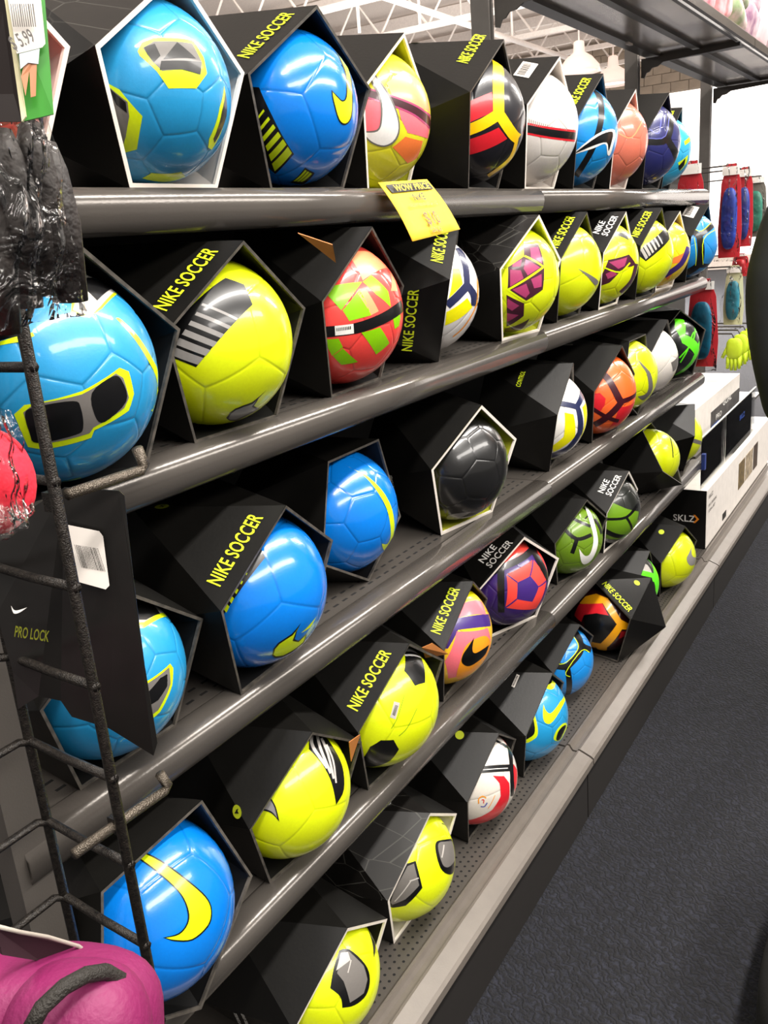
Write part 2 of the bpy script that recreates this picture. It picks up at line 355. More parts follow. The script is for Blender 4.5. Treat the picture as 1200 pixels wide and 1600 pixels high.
def hit(c, R, px, py):
    d = ray(px, py); oc = EYE-c; B = oc.dot(d); D = B*B-(oc.dot(oc)-R*R)
    if D > 0: return (EYE+d*(-B-math.sqrt(D))-c).normalized()
    p = (EYE+d*(-B)-c).normalized(); to = (EYE-c).normalized()    # the limb of the sphere
    return (p*.995+to*.12).normalized()
def tess(dirs, step=.085):
    """closed polygon of unit directions -> (unit directions, triangles)"""
    c = sum(dirs, Vector()).normalized(); e1 = c.orthogonal().normalized(); e2 = c.cross(e1)
    def to2(v):
        an = math.acos(max(-1, min(1, v.dot(c)))); q = v-c*v.dot(c)
        if q.length < 1e-9: return Vector((0, 0))
        q.normalize(); return Vector((q.dot(e1)*an, q.dot(e2)*an))
    def to3(p):
        an = p.length
        if an < 1e-9: return c.copy()
        return c*math.cos(an)+(e1*p.x+e2*p.y)/an*math.sin(an)
    P = [to2(v) for v in dirs]; B = []
    for i in range(len(P)):
        a, b = P[i], P[(i+1) % len(P)]; n = max(1, int((b-a).length/.05))
        for k in range(n): B.append(a.lerp(b, k/n))
    n = len(B)
    def inside(p):
        r = False; j = n-1
        for i in range(n):
            if (B[i].y > p.y) != (B[j].y > p.y) and p.x < (B[j].x-B[i].x)*(p.y-B[i].y)/(B[j].y-B[i].y)+B[i].x: r = not r
            j = i
        return r
    x0 = min(p.x for p in B); x1 = max(p.x for p in B); y0 = min(p.y for p in B); y1 = max(p.y for p in B); I = []
    y = y0+step/2; row = 0
    while y < y1:
        x = x0+step/2*(row % 2)
        while x < x1:
            p = Vector((x, y))
            if inside(p) and min((p-q).length_squared for q in B) > (step*.3)**2: I.append(p)
            x += step
        y += step*.87; row += 1
    r = geometry.delaunay_2d_cdt(B+I, [(i, (i+1) % n) for i in range(n)], [], 1, 1e-5)
    V2, _, Fc = r[0], r[1], r[2]
    Fc = [tuple(f) for f in Fc if inside(sum((V2[i] for i in f), Vector((0, 0)))/len(f))]
    return [to3(p) for p in V2], Fc
def spline(P, closed=True, sub=5, keep=()):
    n = len(P); out = []
    for i in range(n if closed else n-1):
        p0 = P[(i-1) % n] if closed or i > 0 else P[0]; p1 = P[i]; p2 = P[(i+1) % n]; p3 = P[(i+2) % n] if closed or i+2 < n else P[-1]
        if i in keep: p0 = p1
        if (i+1) % n in keep: p3 = p2
        for k in range(sub):
            t = k/sub; out.append(tuple(.5*((2*p1[j])+(-p0[j]+p2[j])*t+(2*p0[j]-5*p1[j]+4*p2[j]-p3[j])*t*t+(-p0[j]+3*p1[j]-3*p2[j]+p3[j])*t**3) for j in (0, 1)))
    if not closed: out.append(P[-1])
    return out

INK = {}
def ink(n):
    cols = dict(volt='cfe60d', yel='e6e000', blk='0b0b0c', gry='6e6a66', lgr='b5b0aa', wht='ece9e4', coral='f0463c', peach='f79a6a', lime='86c800', navy='20264a', mag='a33a66', dmag='431c2c', org='f59a1e', red='d4202c', pur='3d2472', pink='f0707c', gold='e09a10', grn='5fe61a', lav='5a5fa8', mar='3a0c18', olive='6a951a', dred='7a1418', sil='8e8b88', cyan='2a9fd6', ora='f8803c', yellow='f5c400')
    return mat('print_'+n, cols[n], .3, var=.03, coat=.3)
SHARED = {}
def outlined(V):  # helper for closed ribbons
    return V
def ribbon(pts, w):
    out1, out2 = [], []
    for i, p in enumerate(pts):
        a = pts[max(0, i-1)]; b = pts[min(len(pts)-1, i+1)]; dx, dy = b[0]-a[0], b[1]-a[1]; l = math.hypot(dx, dy) or 1
        nx, ny = -dy/l*w/2, dx/l*w/2; out1.append((p[0]+nx, p[1]+ny)); out2.append((p[0]-nx, p[1]-ny))
    return out1+out2[::-1]
def swoosh_outline(P, w):
    Q = P+[P[0], P[1]]; return [ribbon(Q[i:i+2], w) for i in range(len(P))]

def make_ball(label, c, R, colour, seam='trunc', orient=None, zoom=(0, 0, 1), decals=(), rough=.3):
    me, v0, v1 = BM[seam]
    if orient:
        a = hit(c, R, *orient[0]); b = hit(c, R, *orient[1]); Q = (frame(a, b) @ frame(v0, v1).transposed()).to_4x4()
    else:
        Q = Matrix.Rotation(random.uniform(0, 6), 4, 'X') @ Matrix.Rotation(random.uniform(0, 6), 4, 'Y')
    o = bpy.data.objects.new('soccer_ball', me); COL.objects.link(o)
    M = Matrix.Translation(c) @ Q @ Matrix.Scale(R, 4); o.matrix_world = M; MW[o.name] = M
    o.material_slots[0].link = 'OBJECT'; o.material_slots[0].material = mat('ball_'+colour, colour, rough, var=.03, coat=.5, seam=True, bump=.04, bscale=60)
    props(o, label, 'ball', 'soccer balls on the shelves')
    zx, zy, zs = zoom
    for d in decals:
        name, inkn, layer, kind, pts = d[:5]; wd = d[5] if len(d) > 5 else None
        px = [(zx+p[0]/zs, zy+p[1]/zs) for p in pts]; shapes = []
        if kind == 'P': shapes = [px]
        elif kind == 'S': shapes = [spline(px, True, 4, wd or ())]
        elif kind == 'L': shapes = [ribbon(spline(px, False, 4) if len(px) > 2 else px, wd/zs)]
        elif kind == 'T':          # stripes across two rails: pts = A0,A1,B0,B1 ; wd = (count, fill start, fill end)
            n, f0, f1 = wd; A0, A1, B0, B1 = px
            le = lambda a, b, t: (a[0]+(b[0]-a[0])*t, a[1]+(b[1]-a[1])*t)
            for i in range(n):
                f = f0+(f1-f0)*i/max(1, n-1); t0 = i/n; t1 = (i+f)/n
                shapes.append([le(A0, A1, t0), le(B0, B1, t0), le(B0, B1, t1), le(A0, A1, t1)])
        V = []; Fc = []
        for sh in shapes:
            dirs = [hit(c, R, *p) for p in sh]
            v, f = tess(dirs); n = len(V); V += v; Fc += [tuple(i+n for i in q) for q in f]
        if not Fc: continue
        rr = R*(1.0015+.0016*layer); P = [c+v*rr for v in V]
        fl = []
        for q in Fc:
            a, b, e = (V[i] for i in q[:3]); fl.append(q if (b-a).cross(e-a).dot(a) > 0 else q[::-1])
        po = part(name, P, fl, ink(inkn), o, True)
    return o

# ---------------------------------------------------------------- cartons
R0, RB, DEP, LEAN = .1395, .138, .185, .2
CS = [1.0]
def boxverts(c, yaw, s, pit=0, rol=0, zfloor=0, th=0.0):
    """5 front and 5 back corners of the pentagonal antiprism round ball centre c"""
    la = math.atan(LEAN)+pit
    M = Matrix.Rotation(yaw, 3, 'Z') @ Matrix.Rotation(la, 3, 'X') @ Matrix.Rotation(rol, 3, 'Y')
    fr, bk = [], []
    for k in range(5):
        a = math.radians(90+72*k); p = Vector(((R0*CS[0]-th)*math.cos(a), -.0535, (R0*CS[0]-th)*math.sin(a)-.0035)); fr.append(c+M @ (p*s))
        a = math.radians(126+72*k); p = Vector(((RB*CS[0]-th)*math.cos(a), -.0535+DEP-th, (RB*CS[0]-th)*math.sin(a)-.0035)); bk.append(c+M @ (p*s))
    for L_ in (fr, bk):
        for v in L_: v.z = max(v.z, zfloor+(.0035 if th else .0006))
        if not rol: 
            pass
    if not rol: bk[2].z = zfloor+(.0035 if th else .0006)
    return fr, bk
def make_carton(desc, c, yaw, s, zfloor, rim='k', inner='k', printed=False, text=None, sticker=None, pit=0, rol=0, extras=()):
    t = thing('ball_carton', desc, 'box', (c.x, c.y, zfloor), yaw, 'ball cartons on the shelves')
    f, b = boxverts(c, yaw, s, pit, rol, zfloor); fi, bi = boxverts(c, yaw, s, pit, rol, zfloor, .0035)
    # front 0=T 1=L 2=BL 3=BR 4=R ; back 0=126 1=198 2=270 3=342 4=54
    tri = []
    for k in range(5):
        tri.append((k, 5+k, (k+1) % 5)); tri.append(((k+1) % 5, 5+k, 5+(k+1) % 5))
    sh = part('carton_shell', f+b, tri+[(5, 9, 8, 7, 6)], BLK, t, mats=[BLK, BLKP], fm=[1 if (printed and i in (0, 9, 1)) else 0 for i in range(11)])
    IM = {'k': INN, 'w': INW, 'y': INY}[inner]
    part('carton_lining', fi+bi, [x[::-1] for x in tri]+[(5, 6, 7, 8, 9)], IM, t)
    rm = {'k': RIMK, 'w': RIMW}[rim]
    e = .0022 if rim == 'k' else .0042; nrm = (f[2]-f[0]).cross(f[3]-f[0]).normalized(); cc = sum(f, Vector())/5
    nrm = nrm if nrm.dot(cc-c) > 0 else -nrm
    RI = [v+(cc-v).normalized()*(e+.002) for v in f]
    V = [v+nrm*.0006 for v in f]+[v+nrm*.0006 for v in RI]+[v-nrm*.003 for v in RI]
    Fc = [(k, (k+1) % 5, 5+(k+1) % 5, 5+k) for k in range(5)]+[(5+k, 5+(k+1) % 5, 10+(k+1) % 5, 10+k) for k in range(5)]
    part('opening_rim', V, Fc, rm, t)
    def facet(i0, i1, ib, u, v):       # point: from front i0 towards i1 by u, towards back ib by v
        return f[i0]*(1-u-v)+f[i1]*u+b[ib]*v
    for tx in (text or ()):
        kind = tx[0]
        if kind == 'roof':      # reads L -> T
            a, d, B_ = f[1], f[0], b[0]
        elif kind == 'roofr':   # reads T -> R
            a, d, B_ = f[0], f[4], b[4]
        elif kind == 'low':     # reads BL -> BR
            a, d, B_ = f[2], f[3], b[2]
        elif kind == 'side':    # reads BL -> L
            a, d, B_ = f[2], f[1], b[1]
        sx, u0, u1, v0, hgt, mk = tx[1:7]
        org = a.lerp(d, u0); up = (B_-a)-(d-a).normalized()*((B_-a).dot((d-a).normalized())); up.normalize()
        wd = (d-a).length*(u1-u0)
        write(sx, org+up*v0, d-a, up, wd, hgt, {'v': VOLT, 'w': WHT}[mk], t)
    if sticker:
        kind, u, v, dg, mk = sticker
        a, d, B_ = {'top': (f[0], b[0], b[4]), 'roof': (f[1], f[0], b[0]), 'side': (f[1], b[0], b[1]), 'roofr': (f[0], f[4], b[4])}[kind]
        p = a*(1-u-v)+d*u+B_*v; n = (d-a).cross(B_-a).normalized(); n = n if n.dot(p-c) > 0 else -n
        e1 = (d-a).normalized(); e2 = n.cross(e1); p = p+n*.0008
        V = [p+(e1*math.cos(q*math.pi/10)+e2*math.sin(q*math.pi/10))*.0085 for q in range(20)]
        so = part('size_sticker', V, [tuple(range(20))], STKY if mk == 'v' else WHT, t)
        MW[so.name] = MW[t.name]
        if dg: write(dg, p-e1*.0035-e2*.0045, e1, e2, .006, .009, DINK, so, .0005, 'digit')
    for ex in extras:
        if ex[0] == 'label':     # white barcode label on a facet
            _, tri_, u, v, sw, shh = ex
            a, d, B_ = {'top': (f[0], b[0], b[4]), 'roof': (f[1], f[0], b[0]), 'side': (f[1], b[0], b[1])}[tri_]
            p = a*(1-u-v)+d*u+B_*v; n = (d-a).cross(B_-a).normalized(); n = n if n.dot(p-c) > 0 else -n
            e1 = (d-a).normalized(); e2 = n.cross(e1)
            lb = G().sheet([p+n*.0006, p+e1*sw+n*.0006, p+e1*sw+e2*shh+n*.0006, p+e2*shh+n*.0006], .0003).out('barcode_label', STK, t)
            bar = G(); x = .1
            while x < .9:
                wv = random.choice((.02, .035, .05)); q = [p+e1*sw*x+e2*shh*.35+n*.0011, p+e1*sw*(x+wv)+e2*shh*.35+n*.0011, p+e1*sw*(x+wv)+e2*shh*.85+n*.0011, p+e1*sw*x+e2*shh*.85+n*.0011]
                bar.add(q, [(0, 1, 2, 3)]); x += wv+random.choice((.02, .03))
            MW[lb.name] = MW[t.name]; props(bar.out('barcode', DINK, lb), kind='stuff')
        if ex[0] == 'flap':      # brown inside of a folded corner flap, points in pixels
            V = [at(px, py, Y) for px, py, Y in ex[1]]; n = (V[1]-V[0]).cross(V[2]-V[0]).normalized()*.0015; k = len(V)
            part('torn_flap', V+[v+n for v in V], [tuple(range(k)), tuple(range(k, 2*k))[::-1]]+[(i, (i+1) % k, k+(i+1) % k, k+i) for i in range(k)], KRAFT, t)
    return t
NS = ('roof', 'NIKE SOCCER', .17, .83, .016, .0185, 'v')
NS2 = (('roof', 'SOCCER', .36, .84, .010, .015, 'w'), ('roof', 'NIKE', .36, .66, .030, .015, 'w'))
SM = (('side', 'FLIGHT CONTROL, POWER', .25, .75, .085, .006, 'w'), ('side', 'FLIGHT CONTROL', .28, .66, .10, .006, 'w'))
Z5 = (850, 560, 3.43); ZA = (850, 240, 3.43); ZB = (350, 0, 3); ZC = (700, 0, 2.4); ZD = (500, 800, 3); ZE = (350, 1100, 3); ZF = (700, 900, 3.43)
CY, BU, YE = '218fc6', '0576d6', 'dcea10'
# row, x, y, yaw, s, ball label, colour, seam, orient, zoom, decals, carton kwargs
T = []
def B(row, x, y, yaw, s, desc, colour, seam='trunc', orient=None, zoom=(0, 0, 1), decals=(), pose=None, rough=.3, **kw):
    a = math.radians(yaw); z = H+ZS[row]; CS[0] = kw.pop('cs', .965 if row == 1 and x > 1.1 else 1.0)
    if pose: c = Vector(pose[0])+EYE; a, pit, rol = [math.radians(v) for v in pose[1]]
    else:
        bd, bz = .0287*s, .1176*s; c = Vector((x-math.sin(a)*bd, y+math.cos(a)*bd, z+bz)); pit = rol = 0
    # the ball is drawn first so that its prints are laid on the right place
    make_ball(desc, c, .1085*s*(.985 if CS[0] < 1 else 1), colour, seam, orient, zoom, decals, rough)
    cl = kw.pop('carton', 'black open-fronted carton around the')
    make_carton(cl+' '+kw.pop('short'), c, a, s, z, pit=pit, rol=rol, **kw)

# ---- top row
B(1, .49, .70, 0, .80, 'red-pink ball mostly hidden in a white-edged carton at the top left corner', 'c9554a', rim='w', inner='w', short='pink ball at the top left corner', carton='black carton with white edge and pink inside,')
B(1, .719, .692, 2.4, .806, 'light blue ball with black and yellow patches in a white-edged carton, top shelf', CY, 'trunc', ((230, 155), (255, 212)), (0, 0, 3), rough=.34, decals=(
 ('panel_print', 'volt', 0, 'P', [(645, 240), (665, 200), (720, 178), (905, 190), (955, 270), (970, 345), (920, 415), (790, 415), (735, 335), (655, 262)]),
 ('panel_print', 'gry', 1, 'P', [(670, 225), (720, 195), (900, 205), (945, 290), (940, 345), (870, 325), (760, 332), (715, 290)]),
 ('panel_print', 'blk', 2, 'P', [(675, 222), (725, 205), (752, 262), (722, 292), (690, 255)]),
 ('panel_print', 'blk', 2, 'P', [(830, 198), (918, 275), (765, 278)]),
 ('panel_print', 'blk', 2, 'P', [(755, 286), (945, 292), (938, 350), (850, 325), (748, 328)]),
 ('panel_print', 'volt', 0, 'P', [(505, 390), (560, 420), (668, 545), (642, 700), (585, 715), (535, 560)]),
 ('panel_print', 'gry', 1, 'P', [(508, 405), (598, 478), (606, 545), (590, 640), (575, 690), (530, 540)]),
 ('panel_print', 'blk', 2, 'P', [(510, 410), (590, 480), (596, 530), (545, 490)]),
 ('panel_print', 'volt', 0, 'P', [(1050, 400), (1030, 500), (980, 650), (975, 690), (992, 702), (1060, 540)]),
 ('panel_print', 'blk', 1, 'P', [(1056, 430), (1040, 520), (1000, 650), (1005, 670), (1062, 540)]),
 ('panel_print', 'volt', 0, 'P', [(665, 835), (710, 810), (850, 805), (870, 828), (800, 850)]),
 ('panel_print', 'volt', 0, 'P', [(560, 20), (640, -20), (700, -40), (640, 0)]),
 ), rim='w', inner='w', printed=True, short='light blue patched ball on the top shelf', carton='large white-edged carton around the')
B(1, .969, .705, -5.7, .84, 'glossy blue ball with volt tick and striped patch, top shelf', BU, 'dodeca', ((473, 147), (512, 80)), ZB, rough=.22, decals=(
 ('tick_print', 'blk', 0, 'S', [(478, 148), (532, 226), (585, 318), (603, 430), (599, 545), (570, 585), (537, 564), (510, 472), (503, 420), (532, 450), (555, 470), (571, 448), (568, 352), (535, 262)], (0, 8)),
 ('tick_print', 'volt', 1, 'S', [(482, 156), (530, 230), (580, 320), (598, 430), (595, 540), (570, 578), (540, 558), (515, 470), (509, 432), (530, 456), (556, 477), (576, 450), (573, 350), (540, 264)], (0, 8)),
 ('stripe_panel', 'blk', 0, 'P', [(110, 405), (165, 410), (225, 540), (328, 722), (240, 816), (205, 780), (140, 600), (110, 500)]),
 ('stripe_print', 'volt', 1, 'T', [(150, 560), (240, 808), (185, 512), (322, 722)], (6, .25, .85)),
 ('stripe_panel', 'blk', 0, 'P', [(310, 855), (380, 785), (425, 810), (375, 862)]),
 ('stripe_print', 'volt', 1, 'T', [(325, 848), (370, 852), (380, 795), (415, 815)], (3, .7, .8)),
 ), text=(NS,), short='blue ball with volt tick, top shelf')
B(1, 1.228, .745, 6, .907, 'pink and yellow ball with a large white tick in white-edged carton, top shelf', 'e2dc2c', 'trunc', None, ZB, decals=(
 ('panel_print', 'pink', 0, 'P', [(600, 450), (730, 478), (800, 500), (815, 570), (790, 620), (720, 640), (600, 600)]),
 ('panel_print', 'pink', 0, 'P', [(810, 490), (962, 585), (955, 650), (860, 622), (830, 560)]),
 ('panel_print', 'ora', 0, 'P', [(790, 690), (850, 640), (932, 660), (905, 740), (860, 765)]),
 ('panel_print', 'peach', 0, 'P', [(760, 390), (840, 330), (930, 400), (965, 530), (880, 500), (790, 455)]),
 ('band_print', 'mag', 1, 'L', [(620, 420), (780, 470), (900, 520), (985, 590)], 50),
 ('band_print', 'mar', 2, 'L', [(620, 420), (780, 470), (900, 520), (985, 590)], 32),
 ('tick_print', 'gry', 3, 'S', [(655, 298), (705, 345), (787, 465), (823, 580), (808, 655), (752, 688), (686, 667), (645, 615), (715, 608), (733, 560), (728, 462), (680, 370)], (0, 7)),
 ('tick_print', 'wht', 4, 'S', [(662, 308), (700, 350), (780, 470), (816, 580), (801, 650), (750, 681), (690, 661), (655, 621), (720, 615), (741, 560), (736, 460), (690, 370)], (0, 7)),
 ), rim='w', inner='y', short='pink ball with white tick', carton='white-edged carton with yellow inside around the')
B(1, 1.468, .70, 6, .962, 'black ball with yellow bands and red panels, top shelf', '17161c', 'dodeca', None, ZC, decals=(
 ('panel_print', 'yellow', 1, 'P', [(140, 212), (182, 178), (240, 222), (190, 240)]),
 ('band_print', 'yellow', 1, 'L', [(190, 190), (188, 300), (190, 430)], 42), ('band_print', 'yellow', 1, 'L', [(195, 425), (130, 465), (70, 490)], 42), ('band_print', 'yellow', 1, 'L', [(190, 425), (240, 500), (262, 520)], 40),
 ('band_print', 'yellow', 1, 'L', [(262, 500), (235, 590), (150, 660)], 12),
 ('panel_print', 'red', 0, 'P', [(60, 390), (165, 345), (168, 420), (70, 465)]), ('panel_print', 'red', 0, 'P', [(70, 525), (190, 478), (222, 520), (75, 582)]),
 ), text=(('roof', 'NIKE SOCCER', .45, 1.0, .03, .02, 'v'),), sticker=('top', .7, .05, '5', 'v'), short='black ball with yellow bands, top shelf', extras=(('label', 'side', .2, .35, .035, .012),))
B(1, 1.719, .70, 1, .97, 'white ball with thin red and black band in white-edged carton, top shelf', 'd8d2cc', 'trunc', None, ZC, decals=(
 ('band_print', 'red', 0, 'L', [(275, 478), (380, 498), (478, 510)], 44), ('band_print', 'blk', 1, 'L', [(275, 478), (380, 498), (478, 510)], 28),
 ('fine_line_print', 'sil', 0, 'T', [(280, 440), (450, 490), (280, 470), (450, 480)], (22, .35, .35)),
 ), rim='w', inner='w', short='white ball with red band', carton='white-edged carton around the', extras=(('label', 'roof', .4, .15, .045, .03),))
B(1, 1.966, .70, 3, .95, 'bright blue marbled ball with a black tick, top shelf', '1787d2', 'trunc', None, ZC, decals=(
 ('band_print', 'blk', 0, 'L', [(545, 315), (572, 380), (572, 460), (540, 560), (480, 660)], 22),
 ('tick_print', 'wht', 1, 'S', [(458, 584), (555, 505), (618, 484), (628, 510), (610, 575), (598, 580), (590, 540), (545, 556)], (0, 3)),
 ('tick_print', 'blk', 2, 'S', [(466, 580), (560, 512), (612, 493), (618, 512), (602, 566), (594, 534), (540, 548)], (0, 3)),
 ), text=(NS,), short='blue ball with black tick, top shelf')
B(1, 2.202, .70, 3, .911, 'plain salmon-pink ball in white-edged carton, top shelf', 'd0705a', 'trunc', None, ZC, decals=(
 ('fine_line_print', 'peach', 0, 'L', [(640, 500), (690, 515), (735, 440)], 4),), rim='w', inner='w', short='salmon ball, top shelf', carton='white-edged carton around the')
B(1, 2.443, .69, 0, .95, 'navy ball with black bands, top shelf near the far end', '2a2d66', 'trunc', None, ZC, decals=(
 ('band_print', 'blk', 0, 'L', [(835, 400), (822, 520), (745, 530)], 26), ('band_print', 'blk', 0, 'L', [(822, 520), (860, 600), (840, 690)], 24), ('fine_line_print', 'lav', 1, 'L', [(830, 405), (815, 510), (750, 518)], 4),
 ('fine_line_print', 'lav', 0, 'L', [(800, 430), (790, 500), (750, 480)], 5),
 ), short='navy ball with black bands', extras=(('label', 'side', .15, .25, .05, .04),))
B(1, 2.737, .73, 6, .92, 'light blue and yellow ball at the far end of the top shelf', '2fa3cf', 'trunc', None, ZC, decals=(
 ('panel_print', 'volt', 0, 'P', [(885, 530), (905, 512), (908, 530), (888, 545)]), ('panel_print', 'volt', 0, 'P', [(862, 610), (900, 580), (895, 610), (870, 640)]), ('panel_print', 'blk', 1, 'P', [(864, 622), (890, 592), (885, 620), (868, 640)]),
 ), text=(NS,), short='light blue ball at the far end of the top shelf')
# ---- second row
B(2, .517, .66, 0, .897, 'light blue ball with black rectangle patch behind the wire grid, second shelf', CY, 'trunc', ((175, 550), (128, 604)), (0, 350, 3.43), rough=.34, decals=(
 ('panel_print', 'volt', 0, 'P', [(75, 1020), (130, 970), (440, 895), (640, 770), (690, 790), (718, 910), (690, 1000), (505, 1105), (490, 1145), (230, 1208), (150, 1195)]),
 ('panel_print', 'gry', 1, 'P', [(125, 1010), (180, 965), (440, 912), (620, 800), (660, 825), (690, 930), (665, 985), (500, 1090), (480, 1120), (225, 1178), (170, 1160)]),
 ('panel_print', 'blk', 2, 'S', [(135, 1015), (190, 980), (390, 948), (432, 985), (445, 1090), (400, 1130), (200, 1172), (160, 1120)]),
 ('panel_print', 'blk', 2, 'S', [(492, 905), (605, 815), (655, 845), (675, 950), (560, 1060), (510, 1030)]),
 ('panel_print', 'volt', 0, 'P', [(380, 475), (420, 495), (480, 502), (545, 455), (632, 372), (622, 308), (560, 250), (440, 210), (380, 300)]),
 ('panel_print', 'lgr', 1, 'P', [(390, 460), (430, 480), (490, 488), (540, 440), (615, 365), (605, 310), (540, 260), (440, 225)]),
 ('panel_print', 'blk', 2, 'P', [(420, 300), (520, 255), (595, 310), (605, 340), (520, 412), (430, 330)]),
 ('panel_print', 'blk', 2, 'P', [(420, 400), (470, 470), (425, 460)]),
 ('panel_print', 'volt', 0, 'P', [(0, 650), (120, 630), (185, 600), (175, 580), (120, 595), (0, 630)]),
 ('panel_print', 'blk', 0, 'P', [(0, 520), (130, 520), (150, 590), (0, 625)]),
 ('tick_print', 'volt', 0, 'S', [(620, 505), (650, 512), (745, 608), (825, 740), (865, 830), (868, 950), (835, 1015), (808, 1000), (845, 950), (838, 830), (798, 740), (718, 615)], (0, 6, 7)),
 ('panel_print', 'volt', 0, 'P', [(320, 1395), (430, 1358), (440, 1370), (350, 1400)]),
 ), short='light blue ball behind the wire grid, second shelf')
B(2, .762, .689, -1, .868, 'yellow ball with black striped patch and grey tick, second shelf', YE, 'dodeca', ((406, 558), (310, 610)), (200, 330, 2.4), decals=(
 ('stripe_panel', 'blk', 0, 'P', [(365, 250), (435, 275), (467, 350), (255, 585), (120, 530), (135, 480)]),
 ('stripe_print', 'sil', 1, 'T', [(280, 345), (150, 540), (412, 402), (258, 580)], (6, .25, .85)),
 ('tick_print', 'blk', 0, 'P', [(368, 775), (382, 755), (402, 740), (432, 728), (465, 716), (520, 668), (492, 698), (472, 730), (494, 738), (440, 770), (405, 786), (380, 785)]),
 ('tick_print', 'sil', 1, 'P', [(376, 776), (386, 759), (404, 745), (434, 733), (467, 722), (506, 684), (484, 706), (464, 732), (480, 741), (438, 764), (404, 780), (384, 781)]),
 ('tick_print', 'blk', 0, 'P', [(170, 635), (195, 652), (172, 668)]),
 ), text=(NS,), sticker=('top', .72, .1, '4', 'v'), short='yellow striped ball on the second shelf', inner='k')
B(2, 1.030, .70, 5, .895, 'coral red ball with lime patches and black band, second shelf', 'ee4640', 'trunc', None, (200, 330, 2.4), decals=(
 ('panel_print', 'lime', 0, 'P', [(722, 290), (878, 265), (800, 372)]), ('panel_print', 'lime', 0, 'P', [(805, 372), (868, 292), (912, 390), (830, 412)]),
 ('panel_print', 'lime', 0, 'P', [(880, 265), (912, 240), (975, 300), (985, 360), (930, 312)]), ('panel_print', 'peach', 0, 'P', [(820, 160), (935, 105), (990, 200), (880, 260)]),
 ('panel_print', 'peach', 0, 'P', [(862, 310), (890, 290), (940, 375), (912, 390)]), ('panel_print', 'peach', 0, 'P', [(990, 215), (1015, 250), (1010, 300), (985, 300)]), ('band_print', 'blk', 1, 'L', [(715, 455), (850, 440), (960, 400), (1035, 350)], 40),
 ('panel_print', 'lime', 0, 'P', [(735, 480), (790, 478), (806, 510), (765, 542)]), ('panel_print', 'lime', 0, 'P', [(768, 542), (806, 514), (862, 565), (800, 576)]),
 ('panel_print', 'lime', 0, 'P', [(875, 455), (945, 435), (980, 495), (930, 537)]), ('panel_print', 'lime', 0, 'P', [(990, 392), (1022, 388), (1016, 430), (1000, 442)]),
 ('barcode_label', 'wht', 2, 'P', [(775, 430), (845, 422), (847, 458), (777, 466)]), ('barcode', 'blk', 3, 'T', [(782, 450), (838, 442), (782, 438), (838, 430)], (9, .4, .6)),
 ), short='coral red ball, second shelf', extras=(('flap', [(466, 365, .63), (520, 383, .62), (525, 411, .635)]),), text=(('side', 'SERIES', .3, .6, .09, .006, 'w'),))
B(2, 1.33, .728, 25.8, .90, 'white ball with navy bands and yellow panels, turned away, second shelf', 'dcd9d6', 'dodeca', None, (600, 280, 4), decals=(
 ('panel_print', 'yel', 0, 'P', [(430, 560), (470, 560), (492, 655), (405, 745)]), ('panel_print', 'yel', 0, 'P', [(390, 830), (520, 742), (552, 800), (470, 872), (380, 915)]),
 ('band_print', 'navy', 1, 'L', [(465, 425), (508, 540), (520, 670)], 36), ('band_print', 'navy', 1, 'L', [(525, 660), (460, 730), (395, 790)], 50), ('band_print', 'navy', 1, 'L', [(515, 655), (560, 720), (565, 790)], 40),
 ('fine_line_print', 'org', 1, 'L', [(584, 620), (578, 780), (505, 915), (430, 985)], 7),
 ), text=(('roof', 'NIKE SOCCER', .22, .88, .015, .02, 'v'), ('side', 'NIKE SOCCER', .12, .86, .045, .017, 'v')), short='white and navy ball, opening turned away', carton='black carton with two volt letterings around the')
B(2, 1.585, .69, -5, .905, 'yellow ball with magenta honeycomb panels in white-edged carton, second shelf', YE, 'trunc', None, (600, 280, 4), decals=(
 ('panel_print', 'dmag', 0, 'P', [(870, 405), (965, 408), (1000, 545), (992, 690), (885, 762), (772, 690), (776, 550), (875, 482)]),
 ('panel_print', 'mag', 1, 'P', [(912, 430), (962, 425), (988, 528), (918, 488)]), ('panel_print', 'mag', 1, 'P', [(885, 502), (975, 552), (898, 602), (872, 560)]),
 ('panel_print', 'mag', 1, 'P', [(805, 530), (862, 500), (852, 545), (800, 548)]), ('panel_print', 'mag', 1, 'P', [(788, 565), (855, 570), (872, 620), (788, 672)]),
 ('panel_print', 'mag', 1, 'P', [(800, 690), (888, 652), (910, 712), (885, 742)]), ('panel_print', 'mag', 1, 'P', [(918, 625), (984, 592), (984, 672), (938, 682)]),
 ('band_print', 'volt', 2, 'L', [(772, 692), (996, 548)], 13), ('band_print', 'volt', 2, 'L', [(878, 480), (996, 548)], 12), ('band_print', 'volt', 2, 'L', [(772, 690), (886, 765)], 12),
 ('panel_print', 'dmag', 0, 'P', [(765, 722), (876, 775), (872, 855), (765, 922)]), ('panel_print', 'mag', 1, 'P', [(772, 745), (845, 790), (800, 822), (768, 800)]), ('panel_print', 'mag', 1, 'P', [(768, 835), (842, 848), (768, 892)]),
 ('panel_print', 'dmag', 0, 'P', [(752, 932), (910, 870), (850, 955), (752, 992)]),
 ), rim='w', inner='y', printed=True, text=SM, short='honeycomb ball on the second shelf', carton='white-edged printed carton around the')
B(2, 1.867, .702, 2, .908, 'plain yellow ball with thin grey tick, second shelf', YE, 'dodeca', None, ZA, decals=(('tick_print', 'gry', 0, 'S', [(180, 615), (240, 645), (290, 682), (275, 705), (235, 662)], (0,)),), text=(NS,), short='plain yellow ball, second shelf')
